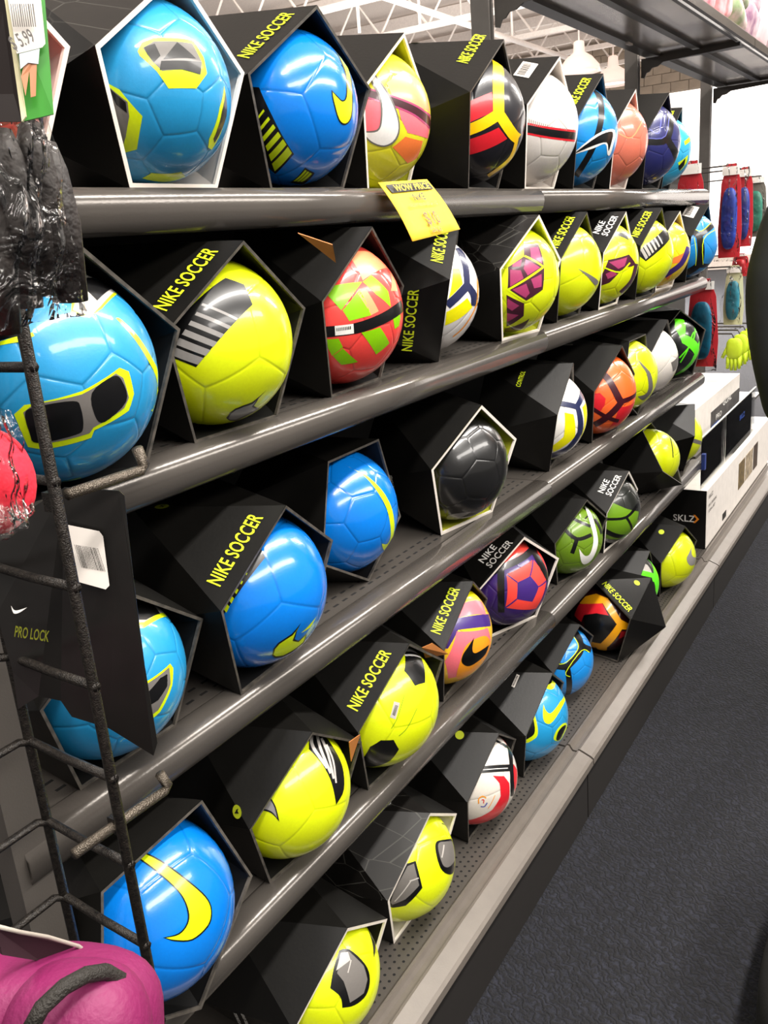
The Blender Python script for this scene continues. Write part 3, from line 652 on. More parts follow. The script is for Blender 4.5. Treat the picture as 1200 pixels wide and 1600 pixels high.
B(2, 2.107, .693, 1, .89, 'yellow ball with magenta and black crest panels, second shelf', YE, 'trunc', None, ZA, decals=(
 ('panel_print', 'dmag', 0, 'P', [(285, 690), (345, 570), (455, 540), (492, 595), (440, 610), (400, 640), (350, 692), (290, 712)]), ('panel_print', 'mag', 1, 'P', [(348, 582), (445, 556), (432, 602), (398, 618)]),
 ('panel_print', 'mag', 1, 'P', [(330, 645), (368, 626), (392, 648), (342, 672)]), ('band_print', 'volt', 2, 'L', [(320, 610), (405, 635), (460, 585)], 8), ('panel_print', 'blk', 0, 'P', [(388, 420), (438, 430), (455, 466), (400, 442)]), ('band_print', 'dmag', 0, 'L', [(495, 590), (470, 680), (410, 745)], 20),
 ), text=NS2, rim='w', short='crest panel ball, second shelf', carton='pale-edged carton with white lettering around the')
B(2, 2.36, .68, -1, .904, 'yellow ball with small striped patch near the far end, second shelf', YE, 'dodeca', None, ZA, decals=(
 ('stripe_panel', 'blk', 0, 'P', [(508, 520), (642, 404), (666, 425), (672, 460), (545, 577), (512, 550)]), ('stripe_print', 'lgr', 1, 'T', [(515, 515), (625, 425), (545, 568), (650, 470)], (6, .75, .3)),
 ), text=(NS,), short='small striped ball near the far end, second shelf')
B(2, 2.60, .693, -4, .86, 'yellow and orange ball with purple band, second shelf', 'f3d21c', 'trunc', None, ZA, decals=(
 ('panel_print', 'ora', 0, 'P', [(688, 560), (765, 520), (735, 582), (690, 590)]), ('band_print', 'pur', 1, 'L', [(775, 500), (735, 590), (645, 655)], 26), ('panel_print', 'ora', 0, 'P', [(640, 640), (700, 620), (660, 680)]),
 ), rim='w', inner='w', short='orange and purple ball, second shelf', carton='white-edged carton around the')
B(2, 2.89, .685, -2, .91, 'blue ball with black net bands at the far end of the second shelf', '2087d0', 'dodeca', None, ZA, decals=(
 ('band_print', 'blk', 0, 'L', [(830, 600), (832, 440)], 36), ('band_print', 'blk', 0, 'L', [(835, 450), (785, 405)], 30), ('band_print', 'blk', 0, 'L', [(825, 445), (930, 365)], 30), ('band_print', 'blk', 0, 'L', [(835, 590), (760, 640)], 32), ('band_print', 'blk', 0, 'L', [(825, 595), (895, 605)], 30),
 ('fine_line_print', 'volt', 1, 'L', [(800, 400), (845, 415), (905, 360)], 4), ('fine_line_print', 'volt', 1, 'L', [(805, 450), (812, 600)], 4), ('fine_line_print', 'volt', 1, 'L', [(852, 595), (855, 460), (930, 400)], 4),
 ), short='blue net ball at the far end, second shelf', extras=(('label', 'roof', .45, .12, .05, .035),))
# ---- middle row
B(3, .540, .70, 0, .82, 'light blue ball half hidden behind the black hanging card, middle shelf', CY, 'trunc', None, (0, 700, 3.2), rough=.34, decals=(
 ('panel_print', 'volt', 0, 'P', [(640, 905), (720, 900), (862, 822), (858, 795), (760, 700), (640, 700)]), ('panel_print', 'lgr', 1, 'P', [(640, 880), (720, 872), (845, 800), (755, 712), (640, 712)]), ('panel_print', 'blk', 2, 'P', [(640, 865), (730, 860), (800, 830), (765, 720), (640, 720)]),
 ('panel_print', 'volt', 0, 'P', [(700, 1180), (745, 1160), (850, 1078), (866, 1100), (860, 1190), (800, 1320), (740, 1370)]), ('panel_print', 'gry', 1, 'P', [(700, 1200), (755, 1165), (845, 1095), (852, 1180), (790, 1310), (720, 1360)]), ('panel_print', 'blk', 2, 'P', [(740, 1220), (800, 1150), (835, 1130), (835, 1190), (790, 1260), (740, 1290)]),
 ('panel_print', 'volt', 0, 'P', [(100, 1290), (215, 1228), (225, 1240), (140, 1302)]), ('panel_print', 'blk', 0, 'P', [(110, 1270), (205, 1225), (160, 1180), (110, 1200)]), ('panel_print', 'volt', 0, 'P', [(250, 1520), (320, 1515), (380, 1550), (330, 1545)]),
 ), short='half-hidden light blue ball, middle shelf')
B(3, .768, .684, 4.2, .907, 'glossy blue ball with volt tick at its foot, middle shelf', BU, 'dodeca', ((440, 941), (412, 864)), (200, 650, 2.667), rough=.22, decals=(
 ('stripe_panel', 'blk', 0, 'P', [(520, 520), (550, 545), (572, 590), (400, 825), (360, 830), (360, 760)]), ('stripe_print', 'volt', 1, 'T', [(480, 640), (380, 800), (498, 655), (405, 830)], (5, .25, .7)),
 ('tick_print', 'blk', 0, 'P', [(600, 998), (606, 970), (626, 945), (655, 926), (682, 908), (720, 862), (704, 895), (694, 930), (712, 936), (745, 905), (735, 945), (690, 980), (650, 1003), (612, 1008)]),
 ('tick_print', 'volt', 1, 'P', [(606, 994), (612, 972), (630, 950), (658, 931), (686, 913), (711, 880), (698, 900), (685, 936), (710, 942), (738, 914), (729, 941), (688, 974), (648, 996), (616, 1001)]),
 ('tick_print', 'volt', 0, 'P', [(785, 835), (765, 860), (720, 905), (760, 880)]),
 ), text=(NS,), sticker=('top', .8, .0, '5', 'v'), short='blue ball with tick at its foot, middle shelf')
B(3, 1, 1, 0, .90, 'glossy blue ball with long volt tick in a tipped carton, middle shelf', BU, 'trunc', ((516, 753), (498, 765)), (440, 660, 5.333), rough=.22, pose=((1.059, .780, -.395), (2.6, -12.7, 36.5)), decals=(
 ('tick_print', 'volt', 0, 'S', [(520, 350), (600, 392), (700, 436), (832, 560), (912, 700), (940, 850), (928, 950), (880, 1068), (850, 1062), (835, 1010), (880, 1012), (908, 950), (902, 830), (868, 700), (785, 560), (680, 442)], (0, 9)),
 ), short='blue ball with long tick, tipped on one corner')
B(3, 1.363, .711, -11.4, .92, 'all-black ball in a white-edged carton, middle shelf', '131313', 'trunc', ((750, 667), (722, 692)), (600, 560, 4), rough=.3, decals=(
 ('tick_print', 'sil', 0, 'S', [(392, 998), (420, 975), (545, 958), (500, 985), (430, 1012)], (2,)),
 ('trim_print', 'olive', 0, 'L', [(650, 360), (715, 430), (765, 560), (772, 640)], 12),
 ), rim='w', inner='y', text=SM, short='all-black ball', carton='white-edged carton around the')
B(3, 1.806, .717, 12.3, .92, 'white and yellow ball with navy band in a side-turned carton, middle shelf', 'dedbd4', 'dodeca', None, Z5, decals=(
 ('panel_print', 'yel', 0, 'P', [(110, 290), (158, 300), (166, 420), (50, 502), (42, 470), (105, 420)]), ('panel_print', 'yel', 0, 'P', [(205, 262), (240, 230), (240, 400), (195, 452)]),
 ('band_print', 'navy', 1, 'L', [(50, 238), (180, 262)], 28), ('band_print', 'navy', 1, 'L', [(170, 268), (200, 210), (210, 130)], 28), ('band_print', 'navy', 1, 'L', [(175, 250), (188, 410)], 26), ('band_print', 'navy', 1, 'L', [(190, 400), (130, 480), (30, 525)], 24),
 ('trim_print', 'volt', 0, 'L', [(160, 500), (90, 540), (30, 545)], 18)), text=(('roof', 'CONTROL', .3, .6, .09, .010, 'v'),), short='white, yellow and navy ball, middle shelf')
B(3, 2.073, .692, -4.9, .927, 'orange and red ball with crossing black bands, middle shelf', 'f0652a', 'trunc', None, Z5, decals=(
 ('panel_print', 'red', 0, 'P', [(265, 190), (300, 185), (330, 215), (325, 250), (290, 300), (262, 280)]), ('panel_print', 'red', 0, 'P', [(300, 400), (400, 260), (490, 230), (460, 320), (370, 402)]),
 ('band_print', 'mar', 1, 'L', [(315, 85), (350, 120), (412, 235)], 36), ('band_print', 'mar', 1, 'L', [(400, 235), (500, 188)], 28), ('band_print', 'mar', 1, 'L', [(420, 225), (270, 355)], 32), ('band_print', 'mar', 1, 'L', [(262, 270), (400, 335)], 20),
 ), short='orange ball with black bands, middle shelf', extras=(('label', 'top', .5, .15, .04, .012),))
B(3, 2.31, .70, 0, .90, 'yellow ball with tall grey tick, middle shelf', YE, 'trunc', None, ZA, pose=((2.335, .735, -.397), (0, -11.5, 36)), decals=(
 ('tick_print', 'gry', 0, 'S', [(500, 1100), (535, 1135), (572, 1180), (583, 1250), (566, 1292), (530, 1322), (502, 1302), (545, 1288), (560, 1250), (550, 1180), (520, 1135)], (0, 6)),), short='yellow ball with tall tick, middle shelf')
B(3, 2.585, .722, -1, .93, 'white ball with yellow and grey base, middle shelf', 'e4ddd6', 'dodeca', None, ZA, decals=(
 ('panel_print', 'gry', 0, 'P', [(680, 1120), (722, 1080), (722, 1150), (690, 1170)]), ('panel_print', 'yel', 0, 'P', [(705, 1160), (640, 1262), (680, 1250), (715, 1190)])), short='white ball near the far end, middle shelf')
B(3, 2.88, .72, -27, .9, 'black ball with bright green bands at the far end of the middle shelf', '191b1c', 'trunc', None, ZA, pose=((2.894, .757, -.398), (-28, -4, 67)), decals=(
 ('panel_print', 'grn', 0, 'P', [(698, 885), (748, 890), (756, 970), (832, 1050), (812, 1112), (740, 1015), (700, 935)]), ('band_print', 'grn', 0, 'L', [(695, 1198), (790, 1120), (838, 1000)], 14), ('band_print', 'grn', 1, 'L', [(812, 925), (795, 1010), (725, 1095)], 7), ('band_print', 'grn', 1, 'L', [(838, 960), (800, 960), (770, 1050), (730, 1120)], 7),
 ), short='black and green ball, far end of the middle shelf')
# ---- fourth row
B(4, 1, 1, 0, .90, 'large blue ball with a broad volt tick behind the wire grid, fourth shelf', BU, 'dodeca', ((300, 1332), (203, 1408)), (100, 1150, 3), rough=.22, pose=((.516, .692, -.676), (1.1, -14.1, 32.9)), decals=(
 ('tick_print', 'blk', 0, 'S', [(288, 536), (340, 532), (455, 582), (606, 695), (676, 765), (694, 830), (676, 894), (604, 957), (520, 962), (464, 945), (535, 925), (574, 880), (578, 822), (545, 744), (465, 664), (372, 592)], (0, 9)),
 ('tick_print', 'volt', 1, 'S', [(296, 540), (340, 539), (450, 589), (600, 700), (670, 769), (688, 830), (670, 890), (600, 951), (520, 955), (478, 946), (540, 930), (580, 882), (585, 821), (550, 741), (470, 660), (378, 588)], (0, 9)),
 ), short='big blue ball behind the wire grid, fourth shelf')
B(4, .785, .69, -4.7, .85, 'yellow ball with curved stripes and grey tick, fourth shelf', YE, 'dodeca', ((492, 1265), (422, 1330)), ZE, decals=(
 ('stripe_panel', 'blk', 0, 'S', [(399, 125), (449, 130), (504, 190), (554, 290), (562, 400), (526, 472), (504, 370), (459, 280), (398, 212)], (0, 5, 8)),
 ('stripe_print', 'lgr', 1, 'L', [(412, 145), (416, 200), (484, 300)], 15), ('stripe_print', 'lgr', 1, 'L', [(436, 145), (454, 215), (500, 325)], 13), ('stripe_print', 'lgr', 1, 'L', [(456, 160), (487, 235), (514, 350)], 11), ('stripe_print', 'lgr', 1, 'L', [(480, 190), (511, 265), (525, 370)], 8),
 ('tick_print', 'blk', 0, 'S', [(150, 490), (212, 428), (242, 480), (260, 552), (225, 514), (190, 500)], (1, 3)), ('tick_print', 'sil', 1, 'S', [(155, 490), (210, 438), (236, 482), (250, 536), (226, 506), (192, 492)], (1, 3)),
 ), short='curved stripe ball, fourth shelf', sticker=('side', .15, .02, '4', 'v'), extras=(('flap', [(546, 1160, .645), (563, 1148, .64), (549, 1190, .65)]),))
B(4, 1.022, .687, -1.6, .928, 'yellow ball with black pentagon patches and barcode label, fourth shelf', YE, 'dodeca', None, ZD, decals=(
 ('panel_print', 'blk', 0, 'P', [(378, 600), (430, 605), (478, 660), (492, 800), (445, 814), (395, 745)]), ('stripe_print', 'wht', 1, 'P', [(384, 608), (438, 614), (448, 630), (388, 624)]), ('stripe_print', 'wht', 1, 'P', [(390, 636), (456, 645), (466, 662), (396, 654)]), ('stripe_print', 'wht', 1, 'P', [(396, 668), (470, 678), (474, 686), (398, 676)]),
 ('panel_print', 'blk', 0, 'P', [(205, 1150), (235, 1100), (285, 1070), (345, 1068), (370, 1112), (330, 1165), (240, 1195), (205, 1190)]),
 ('barcode_label', 'lgr', 0, 'P', [(347, 888), (374, 895), (354, 972), (328, 962)]), ('barcode', 'blk', 1, 'T', [(352, 905), (338, 950), (366, 910), (350, 958)], (8, .4, .6)),
 ('fine_line_print', 'olive', 0, 'L', [(395, 860), (365, 960), (335, 1015)], 3), ('fine_line_print', 'olive', 0, 'L', [(455, 920), (410, 1010), (370, 1050)], 3),
 ), text=(NS,), short='yellow ball with black pentagons, fourth shelf', extras=(('flap', [(660, 1012, .66), (676, 1005, .655), (701, 1022, .65), (665, 1028, .67)]),))
B(4, 1.301, .719, 6.6, .87, 'yellow and pink ball with purple band and black tick, fourth shelf', 'f2bf25', 'trunc', None, ZD, decals=(
 ('panel_print', 'yel', 0, 'P', [(690, 350), (740, 345), (775, 410), (665, 430)]),
 ('panel_print', 'pink', 0, 'P', [(665, 425), (770, 402), (778, 482), (640, 498)]), ('panel_print', 'pur', 0, 'P', [(560, 560), (620, 505), (640, 498), (795, 478), (800, 535), (648, 552), (600, 640), (560, 640)]),
 ('panel_print', 'pink', 0, 'P', [(640, 560), (785, 542), (800, 600), (795, 660), (680, 760), (600, 780), (585, 700)]), ('panel_print', 'org', 1, 'S', [(690, 620), (770, 580), (800, 620), (780, 690), (700, 760), (640, 780), (660, 690)]),
 ('tick_print', 'blk', 2, 'S', [(722, 588), (714, 645), (732, 660), (792, 622), (772, 670), (722, 712), (688, 722), (664, 703), (670, 668), (695, 630)], (0, 3)),
 ), text=(NS,), short='yellow, pink and purple ball, fourth shelf')
B(4, 1.562, .722, -20.8, .885, 'purple ball with red-orange panels in a pale-edged carton, fourth shelf', '3a2168', 'trunc', None, ZD, decals=(
 ('panel_print', 'coral', 0, 'P', [(828, 218), (930, 120), (985, 165), (930, 215), (852, 248)]), ('panel_print', 'coral', 0, 'P', [(1005, 140), (1055, 200), (1072, 300), (1030, 240), (1005, 190)]), ('panel_print', 'coral', 0, 'P', [(874, 292), (998, 222), (1060, 322), (1012, 452), (868, 448)]),
 ('panel_print', 'pur', 1, 'P', [(925, 330), (985, 300), (1025, 350), (995, 420), (922, 408)]), ('fine_line_print', 'pur', 1, 'L', [(874, 292), (925, 330)], 6), ('fine_line_print', 'pur', 1, 'L', [(985, 300), (998, 222)], 6), ('fine_line_print', 'pur', 1, 'L', [(1025, 350), (1060, 322)], 6), ('fine_line_print', 'pur', 1, 'L', [(868, 448), (922, 408)], 6),
 ('band_print', 'blk', 2, 'L', [(740, 310), (850, 262), (940, 220), (1000, 175)], 32), ('band_print', 'blk', 2, 'L', [(848, 200), (850, 470)], 30), ('band_print', 'blk', 2, 'L', [(960, 110), (1010, 200), (1075, 320)], 26),
 ), rim='w', text=NS2, short='purple and red ball, fourth shelf', carton='pale-edged carton around the')
B(4, 1.88, .705, -13.8, .82, 'lime and black ball with a white tick, fourth shelf', '65871a', 'trunc', None, Z5, decals=(
 ('band_print', 'blk', 0, 'L', [(140, 850), (200, 880), (250, 900)], 16), ('band_print', 'blk', 0, 'L', [(100, 905), (175, 968), (255, 945)], 20), ('band_print', 'blk', 0, 'L', [(178, 960), (150, 1045)], 22), ('band_print', 'blk', 0, 'L', [(270, 860), (310, 940)], 16), ('band_print', 'blk', 0, 'L', [(210, 800), (240, 830), (220, 860)], 8),
 ('tick_print', 'wht', 1, 'S', [(215, 785), (252, 830), (282, 930), (288, 1000), (262, 1070), (225, 1102), (200, 1090), (188, 1020), (220, 1058), (250, 1040), (265, 960), (240, 860)], (0, 7)),
 ), short='lime ball with white tick', sticker=('top', .3, .3, '', 'v'))
B(4, 2.115, .685, -2.8, .84, 'black ball with lime lower half, fourth shelf', '20221f', 'trunc', None, Z5, decals=(
 ('panel_print', 'olive', 0, 'P', [(300, 810), (360, 770), (440, 805), (508, 820), (500, 910), (440, 990), (330, 965), (300, 900)]), ('band_print', 'blk', 1, 'L', [(335, 862), (440, 852), (505, 780)], 14), ('band_print', 'blk', 1, 'L', [(440, 850), (472, 925)], 14), ('band_print', 'blk', 1, 'L', [(300, 905), (435, 955)], 25),
 ), rim='w', text=NS2, short='black and lime ball, fourth shelf', carton='pale-edged carton with white lettering around the')
B(4, 2.62, .70, 22, .82, 'yellow ball in a tipped-back carton near the far end, fourth shelf', YE, pose=((2.62, .735, -.698), (6, -42, 36)), seam='dodeca', orient=None, zoom=(940, 640, 6.67), decals=(('fine_line_print', 'blk', 0, 'L', [(700, 240), (735, 380), (745, 500)], 9),), text=(('low', 'NIKE SOCCER', .15, .85, .012, .018, 'v'),), short='yellow ball near the far end, fourth shelf')
B(4, 2.93, .72, 22, .86, 'yellow ball with grey band, last on the fourth shelf', YE, 'dodeca', None, Z5, decals=(('band_print', 'gry', 0, 'L', [(790, 438), (860, 458)], 22),), short='last yellow ball on the fourth shelf')
# ---- bottom row
B(5, .80, .684, -1.6, .87, 'yellow ball with one dark shield patch, nearest on the bottom shelf', YE, 'dodeca', None, ZE, decals=(
 ('panel_print', 'blk', 0, 'S', [(540, 1155), (587, 1150), (662, 1220), (684, 1290), (666, 1365), (612, 1412), (555, 1424), (545, 1372), (498, 1332), (514, 1240)], (0, 6, 8)),
 ('panel_print', 'gry', 1, 'P', [(548, 1165), (585, 1160), (655, 1228), (672, 1290), (655, 1355), (590, 1400), (560, 1300), (530, 1262)]), ('panel_print', 'lgr', 2, 'P', [(546, 1168), (580, 1162), (592, 1200), (525, 1250)]), ('fine_line_print', 'lgr', 2, 'L', [(595, 1200), (580, 1260)], 5),
 ('tick_print', 'blk', 0, 'P', [(688, 1035), (708, 1120), (702, 1190), (695, 1120)]),
 ), rim='w', text=SM, short='shield patch ball, nearest on the bottom shelf', carton='white-edged printed carton around the')
B(5, 1.061, .698, .8, .92, 'yellow ball with two grey shield patches, second on the bottom shelf', YE, 'dodeca', None, ZE, decals=(
 ('panel_print', 'blk', 0, 'P', [(770, 945), (790, 860), (858, 748), (898, 735), (930, 862), (852, 945), (790, 955)]), ('panel_print', 'gry', 1, 'P', [(780, 930), (800, 865), (860, 760), (890, 748), (915, 850), (850, 915), (790, 940)]), ('fine_line_print', 'lgr', 2, 'L', [(870, 830), (912, 815)], 6), ('fine_line_print', 'lgr', 2, 'L', [(875, 830), (800, 925)], 5),
 ('panel_print', 'blk', 0, 'S', [(992, 652), (1030, 636), (1092, 640), (1090, 720), (1070, 796), (1024, 782), (998, 720)]), ('panel_print', 'gry', 1, 'S', [(1004, 656), (1035, 645), (1088, 650), (1085, 720), (1060, 760), (1030, 760), (1010, 710)]), ('fine_line_print', 'lgr', 2, 'L', [(1030, 660), (1020, 720)], 6),
 ('tick_print', 'blk', 0, 'S', [(995, 468), (1042, 520), (1058, 582), (1018, 558), (1040, 560), (1030, 520)], (0, 2)),
 ), rim='w', inner='w', text=SM, printed=True, sticker=('top', .3, .15, '5', 'w'), short='two-shield ball, second on the bottom shelf', carton='white-edged printed carton around the')
B(5, 1.343, .702, 1.2, .879, 'white ball with black bands and red edges, bottom shelf', 'dcd4ca', 'dodeca', None, ZF, decals=(
 ('panel_print', 'red', 0, 'P', [(240, 1070), (300, 1072), (328, 1110), (325, 1200), (260, 1290), (120, 1345), (95, 1310), (235, 1255), (282, 1180), (276, 1110)]), ('panel_print', 'red', 0, 'P', [(255, 840), (290, 828), (318, 870), (335, 920), (280, 862)]), ('panel_print', 'red', 0, 'P', [(342, 1000), (372, 1040), (362, 1160), (345, 1110)]),
 ('band_print', 'blk', 1, 'L', [(140, 1042), (340, 1028)], 36), ('band_print', 'blk', 1, 'L', [(230, 868), (330, 925), (352, 960)], 12), ('band_print', 'blk', 1, 'L', [(320, 870), (338, 1000), (345, 1180)], 20), ('fine_line_print', 'wht', 2, 'L', [(150, 1042), (320, 1030)], 4),
 ('emblem_print', 'org', 1, 'L', [(165, 1220), (165, 1195), (185, 1180), (205, 1190)], 6), ('emblem_print', 'lav', 1, 'L', [(175, 1235), (195, 1235), (210, 1215)], 6), ('emblem_print', 'red', 1, 'L', [(180, 1200), (192, 1200), (190, 1218)], 5), ('fine_line_print', 'org', 1, 'L', [(252, 1175), (215, 1245)], 3),
 ), short='white, black and red ball, bottom shelf', sticker=('roof', .55, .4, '', 'v'))
B(5, 1.589, .693, 2.4, .92, 'light blue ball with volt tick and black spots, bottom shelf', CY, 'trunc', None, ZF, rough=.34, decals=(
 ('panel_print', 'volt', 0, 'S', [(495, 565), (510, 520), (540, 505), (578, 560), (562, 606), (522, 600)]), ('panel_print', 'blk', 1, 'S', [(500, 560), (515, 525), (540, 520), (558, 555), (545, 580), (512, 574)]),
 ('tick_print', 'volt', 0, 'S', [(512, 688), (528, 725), (560, 728), (634, 622), (622, 680), (560, 782), (520, 786), (508, 742)], (0, 3)),
 ('panel_print', 'volt', 0, 'S', [(400, 700), (442, 702), (464, 740), (482, 830), (465, 872), (400, 885)]), ('panel_print', 'blk', 1, 'S', [(400, 720), (438, 722), (456, 760), (466, 825), (450, 858), (400, 868)]),
 ('panel_print', 'volt', 0, 'S', [(566, 875), (580, 830), (610, 795), (634, 788), (634, 820), (600, 880)]), ('panel_print', 'blk', 1, 'S', [(580, 875), (590, 835), (615, 805), (632, 805), (600, 875)]),
 ), short='light blue ball with volt tick, bottom shelf', extras=(('label', 'roof', .4, .35, .03, .007),))
B(5, 1.872, .73, -4.6, .863, 'blue ball with black bands and volt piping, bottom shelf', '1784d2', 'trunc', None, ZF, decals=(
 ('band_print', 'blk', 0, 'L', [(655, 270), (700, 330), (718, 372), (768, 398)], 32), ('band_print', 'blk', 0, 'L', [(720, 365), (700, 420), (635, 492)], 34), ('band_print', 'blk', 0, 'L', [(645, 488), (540, 475)], 36), ('band_print', 'blk', 0, 'L', [(638, 485), (640, 640)], 30),
 ('fine_line_print', 'volt', 1, 'L', [(640, 285), (695, 360), (685, 410), (620, 470), (550, 462)], 4), ('fine_line_print', 'volt', 1, 'L', [(758, 410), (715, 400), (632, 515), (655, 540)], 4),
 ), short='blue ball with black bands, bottom shelf')
B(5, 1, 1, 0, .86, 'black and dark red ball with gold pentagon bands, bottom shelf', '2a0d10', 'dodeca', None, (860, 860, 6), pose=((2.165, .722, -1.026), (-108, -12.7, -2)), decals=(
 ('panel_print', 'gold', 0, 'P', [(270, 500), (330, 430), (430, 405), (540, 450), (665, 650), (745, 690), (720, 742), (670, 740), (530, 910), (530, 985), (440, 972), (430, 910), (355, 892), (362, 850), (470, 872), (622, 692), (490, 495)]),
 ('panel_print', 'red', 0, 'P', [(225, 610), (270, 505), (488, 498), (545, 610), (430, 590), (318, 605), (290, 672)]), ('panel_print', 'blk', 0, 'P', [(308, 612), (430, 588), (545, 612), (615, 693), (472, 868), (350, 848), (318, 700)]),
 ('panel_print', 'dred', 0, 'P', [(640, 830), (660, 760), (740, 750), (700, 800)]),
 ), text=(('roofr', 'NIKE SOCCER', .14, .86, .010, .02, 'v'),), sticker=('roofr', .12, .66, '', 'v'), short='gold and dark red ball, tipped on one corner')
B(5, 2.413, .717, 3.5, .86, 'black and grey ball with bright green band, bottom shelf', '1c1d1d', 'trunc', None, (980, 820, 8.57), decals=(
 ('panel_print', 'lgr', 0, 'P', [(190, 560), (235, 520), (275, 540), (335, 648), (185, 610)]), ('panel_print', 'gry', 0, 'P', [(145, 720), (345, 758), (305, 842), (140, 820)]),
 ('band_print', 'grn', 1, 'P', [(300, 430), (352, 480), (410, 600), (420, 700), (412, 900), (380, 1052), (248, 1160), (248, 1120), (348, 1010), (360, 765), (140, 712), (180, 608), (352, 652), (342, 560)]),
 ), short='black ball with green band, bottom shelf')
B(5, 2.641, .672, -12.2, .905, 'yellow ball with bold grey tick, last on the bottom shelf', YE, 'dodeca', None, (980, 820, 8.57), decals=(
 ('tick_print', 'sil', 0, 'S', [(862, 300), (864, 395), (900, 438), (948, 405), (945, 470), (905, 530), (850, 546), (812, 510), (798, 445), (830, 375)], (0, 3)),
 ('stripe_panel', 'blk', 0, 'P', [(400, 430), (465, 410), (470, 840), (410, 840)]),
 ), short='yellow ball with bold grey tick, bottom shelf', sticker=('roof', .5, .3, '', 'v'))

# ---------------------------------------------------------------- price sign
t = thing('price_sign', 'yellow paper price sign hanging from the top shelf edge', 'sign', at(591, 285, .66))
q = [at(591, 285, .662), at(667, 280, .662), at(719, 358, .618), at(645, 377, .618)]
G().sheet(q, .0008, 6, 6, lambda u, v: Vector((0, -.004*math.sin(v*math.pi), 0))).out('paper', mat('yellow_paper', 'efcb35', .7), t, True)
def sg(u, v, dv=.0022): return (q[0]*(1-u)+q[1]*u)*(1-v)+(q[3]*(1-u)+q[2]*u)*v+Vector((0, -.004*math.sin(v*math.pi)-dv, 0))
ux, uy = q[1]-q[0], q[0]-q[3]
G().add([sg(.07, .05), sg(.93, .05), sg(.95, .19), sg(.09, .19)], [(0, 1, 2, 3)]).out('header_band', DINK, t)
YP = mat('yellow_paper', 'efcb35'); BR_ = mat('brown_ink', '6b4a14')
write('WOW PRICE', sg(.14, .180, .003), ux, uy, ux.length*.72, .0095, YP, t, .002)
write('NIKE', sg(.38, .37), ux, uy, ux.length*.24, .011, DINK, t, .002)
write('SELECT SOCCER BALLS', sg(.22, .47), ux, uy, ux.length*.58, .005, BR_, t, .002)
write('$10', sg(.38, .80), ux, uy, ux.length*.28, .020, BR_, t, .002)
write('SALE', sg(.38, .94), ux, uy, ux.length*.22, .007, BR_, t, .002)

# ---------------------------------------------------------------- wire grid and hooks at the near end
t = thing('wire_grid', 'black wire grid panel at the near end of the shelves', 'grid', (.366, .55, .1))
zr = [-.060-.0763*i for i in range(-8, 15)]
G().tube([(.364, .498, H-1.12), (.364, .498, H+.60)], .0042).out('vertical_wire', WIRE, t, True)
G().tube([(.372, .604, H-1.12), (.372, .604, H+.60)], .0042).out('vertical_wire', WIRE, t, True)
for xx in (.296, .22, .144): G().tube([(xx, .604, H-1.12), (xx, .604, H+.60)], .0036).out('vertical_wire', WIRE, t, True)
for z in zr:
    G().tube([(.364, .494, H+z), (.368, .55, H+z-.001), (.372, .600, H+z), (.366, .6095, H+z), (.30, .6095, H+z), (.10, .6095, H+z)], .0036).out('cross_wire', WIRE, t, True)
for n_, (pa, pb, pc) in enumerate((((105, 773), (220, 735), (214, 700)), ((115, 1335), (257, 1235), (250, 1210)))):
    a, b, c_ = at(*pa, .515), at(*pb, .515), at(*pc, .515)
    hk = thing('display_hook', ['wire display hook in front of the upper light blue ball', 'wire display hook above the big blue ball'][n_], 'hook', a, 0, 'display hooks')
    G().tube([a, a.lerp(b, .5), b, b+Vector((.004, 0, .003)), c_], .0044).out('prong', mat('worn_wire', '5a5248', .3, metal=.6, bump=.6, bscale=900), hk, True)
    G().box((.369, .509, a.z-.008), (.374, .520, a.z+.006)).out('hook_clip', WIRE, hk)

# hanging black card
t = thing('hanging_card', 'black folded product card with barcode label hanging at the wire grid', 'package', at(150, 1000, .56))
CARD = mat('black_card', '100e0c', .35, var=.2)
def loft(name, pts, m, parent, th=.001):
    V = [at(*p) for p in pts]; n = (V[1]-V[0]).cross(V[2]-V[0]).normalized()*th; k = len(V)
    return part(name, V+[v+n for v in V], [tuple(range(k)), tuple(range(k, 2*k))[::-1]]+[(i, (i+1) % k, k+(i+1) % k, k+i) for i in range(k)], m, parent)
loft('card_front', [(100, 762, .560), (186, 767, .530), (194, 774, .528), (208, 900, .527), (226, 1040, .526), (246, 1160, .524), (240, 1181, .525), (205, 1157, .54), (170, 1138, .55), (112, 1120, .57)], CARD, t)
loft('card_side', [(-8, 830, .600), (100, 762, .560), (112, 1120, .570), (95, 1095, .575), (60, 1088, .58), (28, 1108, .59), (20, 1050, .592), (-5, 960, .598)], CARD, t)
lb = loft('barcode_label', [(105, 820, .555), (155, 830, .539), (161, 838, .537), (171, 915, .534), (165, 921, .536), (118, 908, .551)], STK, t, .0004)
g = G()
for i in range(16):
    u0 = .12+i*.048; u1 = u0+random.choice((.015, .025)); f_ = lambda u, v: at(110+50*u+12*v, 850+8*u+36*v, .549-.016*u)
    g.add([f_(u0, 0), f_(u1, 0), f_(u1, 1), f_(u0, 1)], [(0, 1, 2, 3)])
props(g.out('barcode', DINK, t), kind='stuff')
a = at(25, 992, .586); write('PRO LOCK', a, at(78, 1000, .566)-a, at(23, 970, .586)-a, (at(78, 1000, .566)-a).length, .009, mat('dull_volt_ink', '6d7010', .5), t, .004)
g = G(); P = spline([(12, 945), (17, 952), (24, 952), (37, 948), (25, 956), (16, 957)], True, 3, (0, 3)); V = [at(x, y, .588-(x-12)*.0003) for x, y in P]; V = [v+Vector((0, -.004, 0)) for v in V]
g.add(V, [tuple(range(len(V)))]).out('tick_print', WHT, t)

